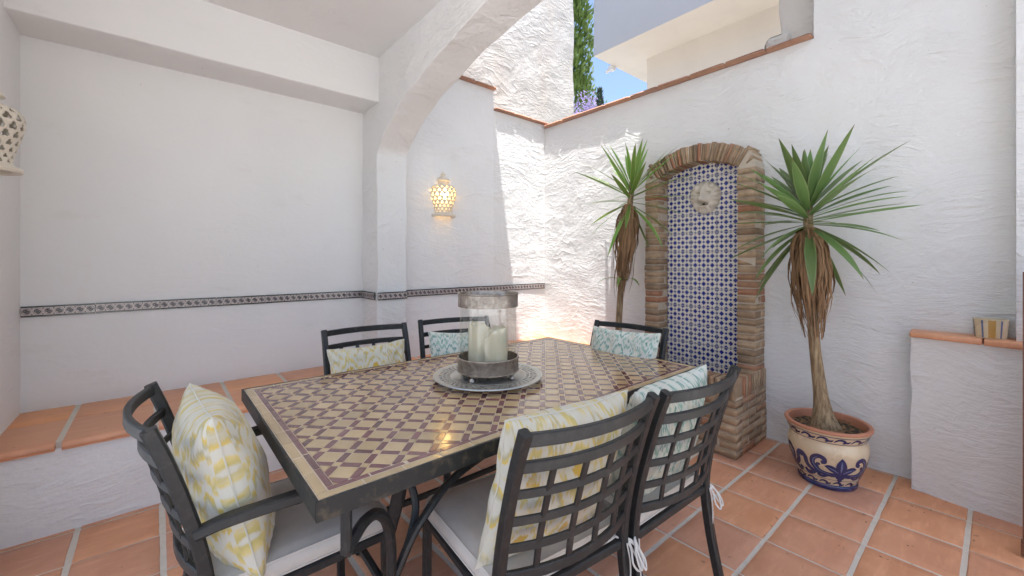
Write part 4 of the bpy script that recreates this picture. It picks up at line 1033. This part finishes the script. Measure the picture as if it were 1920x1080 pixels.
# ------------------------------------------------------------------ pierced ceramic wall lamps
LP = [(.112, .0), (.118, .006), (.116, .020), (.100, .026), (.090, .034), (.088, .05), (.092, .075), (.100, .11), (.110, .145), (.119, .18), (.124, .21), (.125, .235), (.120, .258), (.108, .277), (.088, .290), (.066, .297), (.056, .300)]
def lp_at(z):
    for (r0, z0), (r1, z1) in zip(LP[3:], LP[4:]):
        if z0 <= z <= z1: return r0 + (r1 - r0) * (z - z0) / (z1 - z0)
    return LP[-1][0]
def lamp(lab, loc, rz, lit):
    e = thing('ceramic_wall_lamp', lab, 'lamp', loc, rz, None)
    b = MB(); na = 150; zs_ = rng(.030, .296, .0021)
    for z in zs_:
        for q in range(na + 1): t = math.pi + math.pi * q / na; r_ = lp_at(z); b.v.append((r_ * math.cos(t), r_ * math.sin(t), z))
    rows_ = [(.048, .0075, 8, 0), (.070, .0085, 8, 1), (.098, .0105, 8, 0), (.128, .0125, 8, 1), (.163, .0145, 8, 0), (.200, .0165, 8, 1), (.238, .0150, 8, 0), (.268, .0105, 8, 1)]
    def hole(t, z):
        for zc, rh, cnt, ph in rows_:
            if abs(z - zc) > rh * 1.35: continue
            f = t / math.pi * cnt - .5 * ph; k = round(f); ds = (f - k) * math.pi / cnt * lp_at(zc); dz = z - zc
            if math.hypot(ds, dz - rh * .52) < rh * .58 or math.hypot(ds - rh * .52, dz + rh * .36) < rh * .58 or math.hypot(ds + rh * .52, dz + rh * .36) < rh * .58: return True
        return False
    for j in range(len(zs_) - 1):
        for q in range(na):
            if not hole(math.pi * (q + .5) / na, (zs_[j] + zs_[j + 1]) / 2): b.f.append((j * (na + 1) + q, j * (na + 1) + q + 1, (j + 1) * (na + 1) + q + 1, (j + 1) * (na + 1) + q)); b.mi.append(0)
    o = b.build('pierced_body', 'ceramic', e, ang=60, clean=False); md = o.modifiers.new('s', 'SOLIDIFY'); md.thickness = .0065; md.offset = -1
    b = MB(); b.lathe([(.086, .030), (.100, .028), (.116, .021), (.120, .012), (.116, .002), (.108, .0), (.086, .004), (.082, .020), (.086, .030)], 48, 0, 0, 0, math.pi, 2 * math.pi); b.build('foot_rim', 'ceramic', e)
    b = MB(); b.lathe([(.058, .294), (.050, .302), (.048, .318), (.052, .326), (.066, .332), (.066, .338), (.058, .352), (.040, .364), (.022, .371), (.018, .376), (.019, .386), (.027, .391), (.028, .398), (.020, .404), (.010, .408), (.009, .416), (.0, .420)], 40, 0, 0, 0, math.pi, 2 * math.pi); b.build('lid', 'ceramic', e)
    b = MB(); b.lathe([(0, .165), (.012, .166), (.022, .18), (.026, .20), (.021, .222), (.013, .235), (.012, .262), (0, .263)], 20, 0, .0, -.055); b.build('bulb', 'bulb' if lit else 'glass', e)
    if lit:
        ld = bpy.data.lights.new('lamp_light', 'POINT'); ld.energy = 1.6; ld.color = (1, .66, .27); ld.shadow_soft_size = .028
        lo = bpy.data.objects.new('lamp_light', ld); COL.objects.link(lo); lo.parent = e; lo.location = (0, -.055, .20)
    return e
lamp('lit pierced white ceramic jar lamp glowing on the patio wall', (2.000, YF + .002, 1.664), 0, True)
lamp('unlit pierced white ceramic jar lamp on the porch side wall', (XL - .002, 2.845, 1.655), R(90), False)

# ------------------------------------------------------------------ yuccas and pots
def leaf(parent, base, az, el, ln_, wd, droop, mat, fold=.25, twist=0.0):
    b = MB(); n = 13; p = Vector(base); e_ = el; st = ln_ / n; cs = (-1, -.5, 0, .5, 1)
    for k in range(n + 1):
        t = k / n; d = Vector((math.cos(az) * math.cos(e_), math.sin(az) * math.cos(e_), math.sin(e_)))
        side = Vector((-math.sin(az), math.cos(az), 0)); upn = side.cross(d) * -1
        tw = twist * t; side, upn = side * math.cos(tw) + upn * math.sin(tw), upn * math.cos(tw) - side * math.sin(tw)
        ww = wd / 2 * (.42 + .58 * min(1, t / .35)) * (1 - max(0, (t - .40) / .60) ** 1.7) + .0006
        for c in cs:
            b.uv[len(b.v)] = ((c + 1) / 2, t); b.v.append(tuple(p + side * ww * c + upn * abs(c) * ww * fold))
        p = p + d * st; e_ -= droop * (.35 + t * 1.3) / n
    m = 5
    for k in range(n):
        for c in range(4): b.f.append((k * m + c, k * m + c + 1, (k + 1) * m + c + 1, (k + 1) * m + c)); b.mi.append(0)
    return b.build('leaf', mat, parent, ang=180, clean=False)
def yucca(lab, path, r0, flare, crown_h, nleaf, ln_, wd, mat, skirt_len, seed, keep=None, nskirt=150):
    rd = random.Random(seed); base = Vector(path[0]); e = thing('yucca_plant', lab, 'plant', tuple(base))
    P = bez([Vector(p) - base for p in path], 10); n = len(P); b = MB(); k = 18
    for i, p in enumerate(P):
        t = i / (n - 1); rr = r0 * (1 - .25 * t) + flare * math.exp(-p.z / .085)
        for q in range(k):
            a_ = 2 * math.pi * q / k; rn = rr * (1 + .09 * noise.noise(Vector((math.cos(a_) * 1.5, math.sin(a_) * 1.5, p.z * 6 + seed))) + .06 * math.sin(q * 5.0) * math.exp(-p.z / .1))
            b.v.append((p.x + rn * math.cos(a_), p.y + rn * math.sin(a_), p.z))
    for i in range(n - 1):
        for q in range(k): b.f.append((i * k + q, i * k + (q + 1) % k, (i + 1) * k + (q + 1) % k, (i + 1) * k + q)); b.mi.append(0)
    b.f.append(tuple((n - 1) * k + q for q in range(k))); b.mi.append(0)
    b.build('trunk', 'bark', e, ang=80)
    top = P[-1]; dn = (P[-1] - P[-4]).normalized()
    for i in range(nleaf):
        t = i / (nleaf - 1)                       # 0 top, 1 bottom
        az = i * 2.39996 + rd.uniform(-.25, .25); el = R(84 - 104 * t ** .85 - 36 * max(0, t - .72) / .28) + rd.uniform(-.12, .12)
        bp = top - dn * (crown_h * t) + Vector((math.cos(az), math.sin(az), 0)) * .014
        L = ln_ * (.62 + .50 * min(1, t * 2.6)) * rd.uniform(.84, 1.10) * (1 - .12 * t)
        # the wall stops leaves growing towards +x
        reach = (XW - .03) - (base.x + bp.x); hx = L * math.cos(az) * max(.2, math.cos(el * .8))
        if hx > reach: az = math.copysign(math.acos(max(-1, min(1, reach / (L * 1.02)))), math.sin(az) if abs(math.sin(az)) > .01 else 1)
        leaf(e, bp, az, el, L, wd * rd.uniform(.82, 1.1), rd.uniform(.05, .45) * (.3 + t), mat, rd.uniform(.12, .35), rd.uniform(-.5, .5))
    b = MB()
    for i in range(nskirt):
        az = rd.uniform(0, 6.283); z0 = -rd.uniform(0, .14) - crown_h * .85; L = skirt_len * rd.uniform(.45, 1.0)
        b0 = top + dn * z0; out = rd.uniform(.035, .085); w2 = rd.uniform(.004, .014); cur = rd.uniform(-.6, .6); pts = []
        for q in range(9):
            t = q / 8; rr = .018 + out * math.sin(math.pi * min(1, t * .8 + .08)) ** .8 + .012 * math.sin(t * 7 + i); aa = az + cur * t
            zt = b0.z - L * t + (.03 * math.sin(math.pi * t * 2) if t < .5 else 0)
            ax = top + dn * (zt - top.z)          # follow the trunk axis
            axp = min(P, key=lambda pp: abs(pp.z - zt)) if zt > 0 else P[0]
            pts.append((Vector((axp.x + rr * math.cos(aa), axp.y + rr * math.sin(aa), zt)), aa, w2 * (1 - .75 * t) * (1 + .5 * math.sin(t * 9 + i))))
        o = len(b.v)
        for p, aa, ww in pts:
            sd = Vector((-math.sin(aa + cur), math.cos(aa + cur), 0)); nn_ = Vector((math.cos(aa), math.sin(aa), 0))
            b.v += [tuple(p - sd * ww), tuple(p + nn_ * ww * .6), tuple(p + sd * ww)]
        for q in range(8):
            for c in range(2): b.f.append((o + q * 3 + c, o + q * 3 + c + 1, o + (q + 1) * 3 + c + 1, o + (q + 1) * 3 + c)); b.mi.append(0)
    stuff(b.build('dry_leaf_skirt', 'dry', e, ang=180, clean=False)); return e, top, dn
PX, PY = 2.955, .648
yr, top_r, dn_r = yucca('tall yucca with dry leaf skirt in the blue painted pot', [(PX, PY + .005, .275), (PX, PY + .03, .48), (PX, PY + .060, .78), (PX, PY + .080, 1.15), (PX, PY + .095, 1.64)], .033, .062, .20, 62, .48, .056, 'leaf', .55, 21, None, 210)
yl, top_l, dn_l = yucca('leaning yucca with yellow edged leaves between bench and fountain', [(3.02, 2.155, .30), (3.03, 2.14, .55), (3.03, 2.115, .95), (3.01, 2.05, 1.40), (2.985, 1.965, 1.92)], .030, .03, .22, 40, .48, .042, 'leaf2', .68, 35, None, 130)
for r_, az, zoff, L in ((yl, R(150), -.98, .26), (yl, R(205), -1.00, .28), (yl, R(250), -.99, .24)):   # low side shoot on the leaning stem
    leaf(r_, (3.02 - 3.02 + .0, -.075, .80), az, R(18), L, .036, 1.5, 'leaf2')

def pot(name, lab, x, y, decor):
    e = thing(name, lab, 'pot', (x, y, 0)); s_ = 1.0
    PR = [(.128, 0), (.138, .004), (.141, .022), (.137, .028), (.140, .038), (.150, .062), (.166, .105), (.180, .150), (.189, .195), (.190, .225), (.185, .250), (.179, .266), (.181, .274), (.190, .296), (.199, .318), (.206, .328), (.208, .336), (.204, .343), (.196, .345), (.186, .341), (.180, .325), (.174, .29)]
    def rad(z):
        for (r0, z0), (r1, z1) in zip(PR, PR[1:18]):
            if z0 <= z <= z1: return r0 + (r1 - r0) * (z - z0) / max(1e-6, z1 - z0)
        return .2
    b = MB(); n = 72
    b.lathe(PR, n)
    for fi, f in enumerate(b.f):
        ring = fi // n; b.mi[fi] = 1 if ring in (0, 1, 2) else (2 if ring >= 15 else 0)
    b.build('body', ['pot_cream', 't_navy', 'clay'], e, ang=40)
    b = MB(); o = b.add([(0, 0, .300)], [])
    for rr in (.06, .12, .18):
        for q in range(36): a_ = 2 * math.pi * q / 36; b.v.append((rr * math.cos(a_), rr * math.sin(a_), .298 + .012 * noise.noise(Vector((rr * 30 * math.cos(a_), rr * 30 * math.sin(a_), 1)))))
    for q in range(36):
        b.f.append((0, 1 + q, 1 + (q + 1) % 36)); b.mi.append(0)
        for j in range(2): b.f.append((1 + j * 36 + q, 37 + j * 36 + q, 37 + j * 36 + (q + 1) % 36, 1 + j * 36 + (q + 1) % 36)); b.mi.append(0)
    so_ = b.build('soil', 'soil', e)
    rd = random.Random(5); b = MB()
    for k in range(160):
        a_ = rd.uniform(0, 6.283); rr = rd.uniform(.07, .172); p = Vector((rr * math.cos(a_), rr * math.sin(a_), .303 + rd.uniform(0, .014))); d = Vector((rd.uniform(-1, 1), rd.uniform(-1, 1), rd.uniform(-.3, .3))).normalized() * rd.uniform(.010, .022); sd = d.cross(Vector((0, 0, 1))).normalized() * rd.uniform(.003, .006)
        b.add([p - d, p + sd, p + d, p - sd + Vector((0, 0, .003))], [(0, 1, 2, 3)])
    stuff(b.build('bark_chips', 'dry' if k % 2 else 'soil', e, clean=False))
    if not decor: return e
    A0 = R(213); RB = .185
    def sp(s, z, off=.0011):
        a_ = A0 + s / RB; r_ = rad(z) + off; return (r_ * math.cos(a_), r_ * math.sin(a_), z)
    def ribbon(b, pts, w0, w1, mid=None, n=7, off=.0011):
        C = bez([(p[0], 0, p[1]) for p in pts], n); m = len(C); o = len(b.v)
        for i, c in enumerate(C):
            t = i / (m - 1); d = C[min(i + 1, m - 1)] - C[max(i - 1, 0)]; nrm = Vector((-d.z, 0, d.x)).normalized()
            w0_, w1_ = w0, w1; w_ = (w0 * (1 - t) + w1 * t) if mid is None else (w0 * (1 - t) ** 2 + 2 * mid * t * (1 - t) * 1.3 + w1 * t * t)
            w_ *= 1.0 if mid is None else 1.55
            for sg in (-1, 0, 1): q = c + nrm * w_ * sg * .5; b.v.append(sp(q.x, min(.343, max(.002, q.z)), off))
        for i in range(m - 1):
            for c in range(2): b.f.append((o + i * 3 + c, o + i * 3 + c + 1, o + (i + 1) * 3 + c + 1, o + (i + 1) * 3 + c)); b.mi.append(0)
    per = 2 * math.pi * RB / 3
    navy, lite = MB(), MB()
    for k in range(3):
        s0 = k * per
        def rb(bb, pts, *a, **kw): ribbon(bb, [(s0 + p[0], p[1]) for p in pts], *a, **kw)
        rb(navy, [(0, .108), (0, .14), (0, .17), (0, .204)], .012, .002, .046)
        for sg in (-1, 1):
            rb(navy, [(sg * .004, .110), (sg * .030, .128), (sg * .055, .142), (sg * .078, .146)], .008, .002, .030)
            rb(navy, [(sg * .006, .104), (sg * .05, .098), (sg * .10, .106), (sg * .132, .135), (sg * .132, .172), (sg * .108, .194), (sg * .082, .188), (sg * .078, .168), (sg * .094, .162)], .016, .012, .015)
            rb(navy, [(sg * .085, .104), (sg * .110, .124), (sg * .112, .146), (sg * .098, .150)], .006, .008, .010)
            rb(navy, [(sg * .10, .103), (sg * .135, .100), (sg * .165, .125), (sg * .172, .165), (sg * .190, .185), (sg * .196, .160)], .010, .010, .018)
            rb(navy, [(sg * .112, .112), (sg * .14, .085), (sg * .17, .080), (sg * .182, .098)], .008, .012, .016)
            rb(navy, [(sg * .05, .096), (sg * .085, .080), (sg * .108, .084), (sg * .104, .096)], .004, .010, .012)
            rb(lite, [(sg * .010, .114), (sg * .034, .130), (sg * .062, .142)], .001, .001, .006, off=.0018)
            rb(lite, [(sg * .05, .100), (sg * .10, .109), (sg * .129, .137), (sg * .129, .170), (sg * .108, .190)], .001, .001, .0045, off=.0018)
        rb(navy, [(-.026, .100), (0, .090), (.026, .100)], .008, .008, .030)
        rb(navy, [(0, .080), (0, .070), (0, .058)], .004, .004, .024)
        rb(lite, [(0, .118), (0, .150), (0, .185)], .001, .001, .008, off=.0018)
        for q in range(5):   # rim and foot scroll bands
            c0 = per * (q + .5) / 5 - per / 2
            rb(navy, [(c0 - .036, .286), (c0 - .016, .302), (c0 + .006, .300), (c0 + .012, .288), (c0 + .002, .284)], .003, .005, .010)
            rb(navy, [(c0 + .006, .300), (c0 + .022, .289), (c0 + .038, .296)], .003, .003, .009)
            rb(navy, [(c0 - .034, .040), (c0 - .014, .052), (c0 + .006, .050), (c0 + .012, .040), (c0 + .003, .037)], .003, .005, .010)
            rb(navy, [(c0 + .006, .050), (c0 + .020, .040), (c0 + .034, .047)], .003, .003, .009)
    for z, wd_ in ((.2745, .0035), (.3135, .004), (.0665, .0022), (.0305, .0035)): ribbon(navy, [(2 * math.pi * RB * i / 40, z) for i in range(41)], wd_, wd_, None, 2)
    navy.build('painted_scrollwork', 't_navy', e, ang=180, clean=False); lite.build('painted_highlights', 'cup_blue', e, ang=180, clean=False)
    return e
pot('painted_pot', 'cream ceramic pot with cobalt floral scrolls holding the tall yucca', PX, PY, True)
pot('plain_pot', 'ceramic pot at the foot of the leaning yucca behind the table', 3.02, 2.15, False)

# ------------------------------------------------------------------ small litter on the floor
rd = random.Random(77); b = MB()
for k in range(150):
    x = rd.uniform(2.0, 3.2); y = rd.uniform(-.1, 1.1)
    if (x - PX) ** 2 + (y - PY) ** 2 < .022 or (x > 2.74 and y > 1.02): continue
    if rd.random() > .25 + .75 * math.exp(-((x - PX) ** 2 + (y - PY) ** 2) / .25): continue
    r_ = rd.uniform(.0025, .008); a0 = rd.uniform(0, 6.28); d = Vector((math.cos(a0), math.sin(a0), 0)) * r_; n_ = Vector((-d.y, d.x, 0)) * rd.uniform(.25, .7); c = Vector((x, y, .0022))
    b.add([c - d, c - n_ + Vector((0, 0, .0012)), c + d + Vector((0, 0, .001)), c + n_ + Vector((0, 0, .0015))], [(0, 1, 2, 3)], 0 if rd.random() < .75 else 1)
stuff(tag(b.build('fallen_petals', ['dry', 'f_white'], None, smooth=False, clean=False), 'scattered dry brown petal scraps on the terracotta floor', 'litter'))
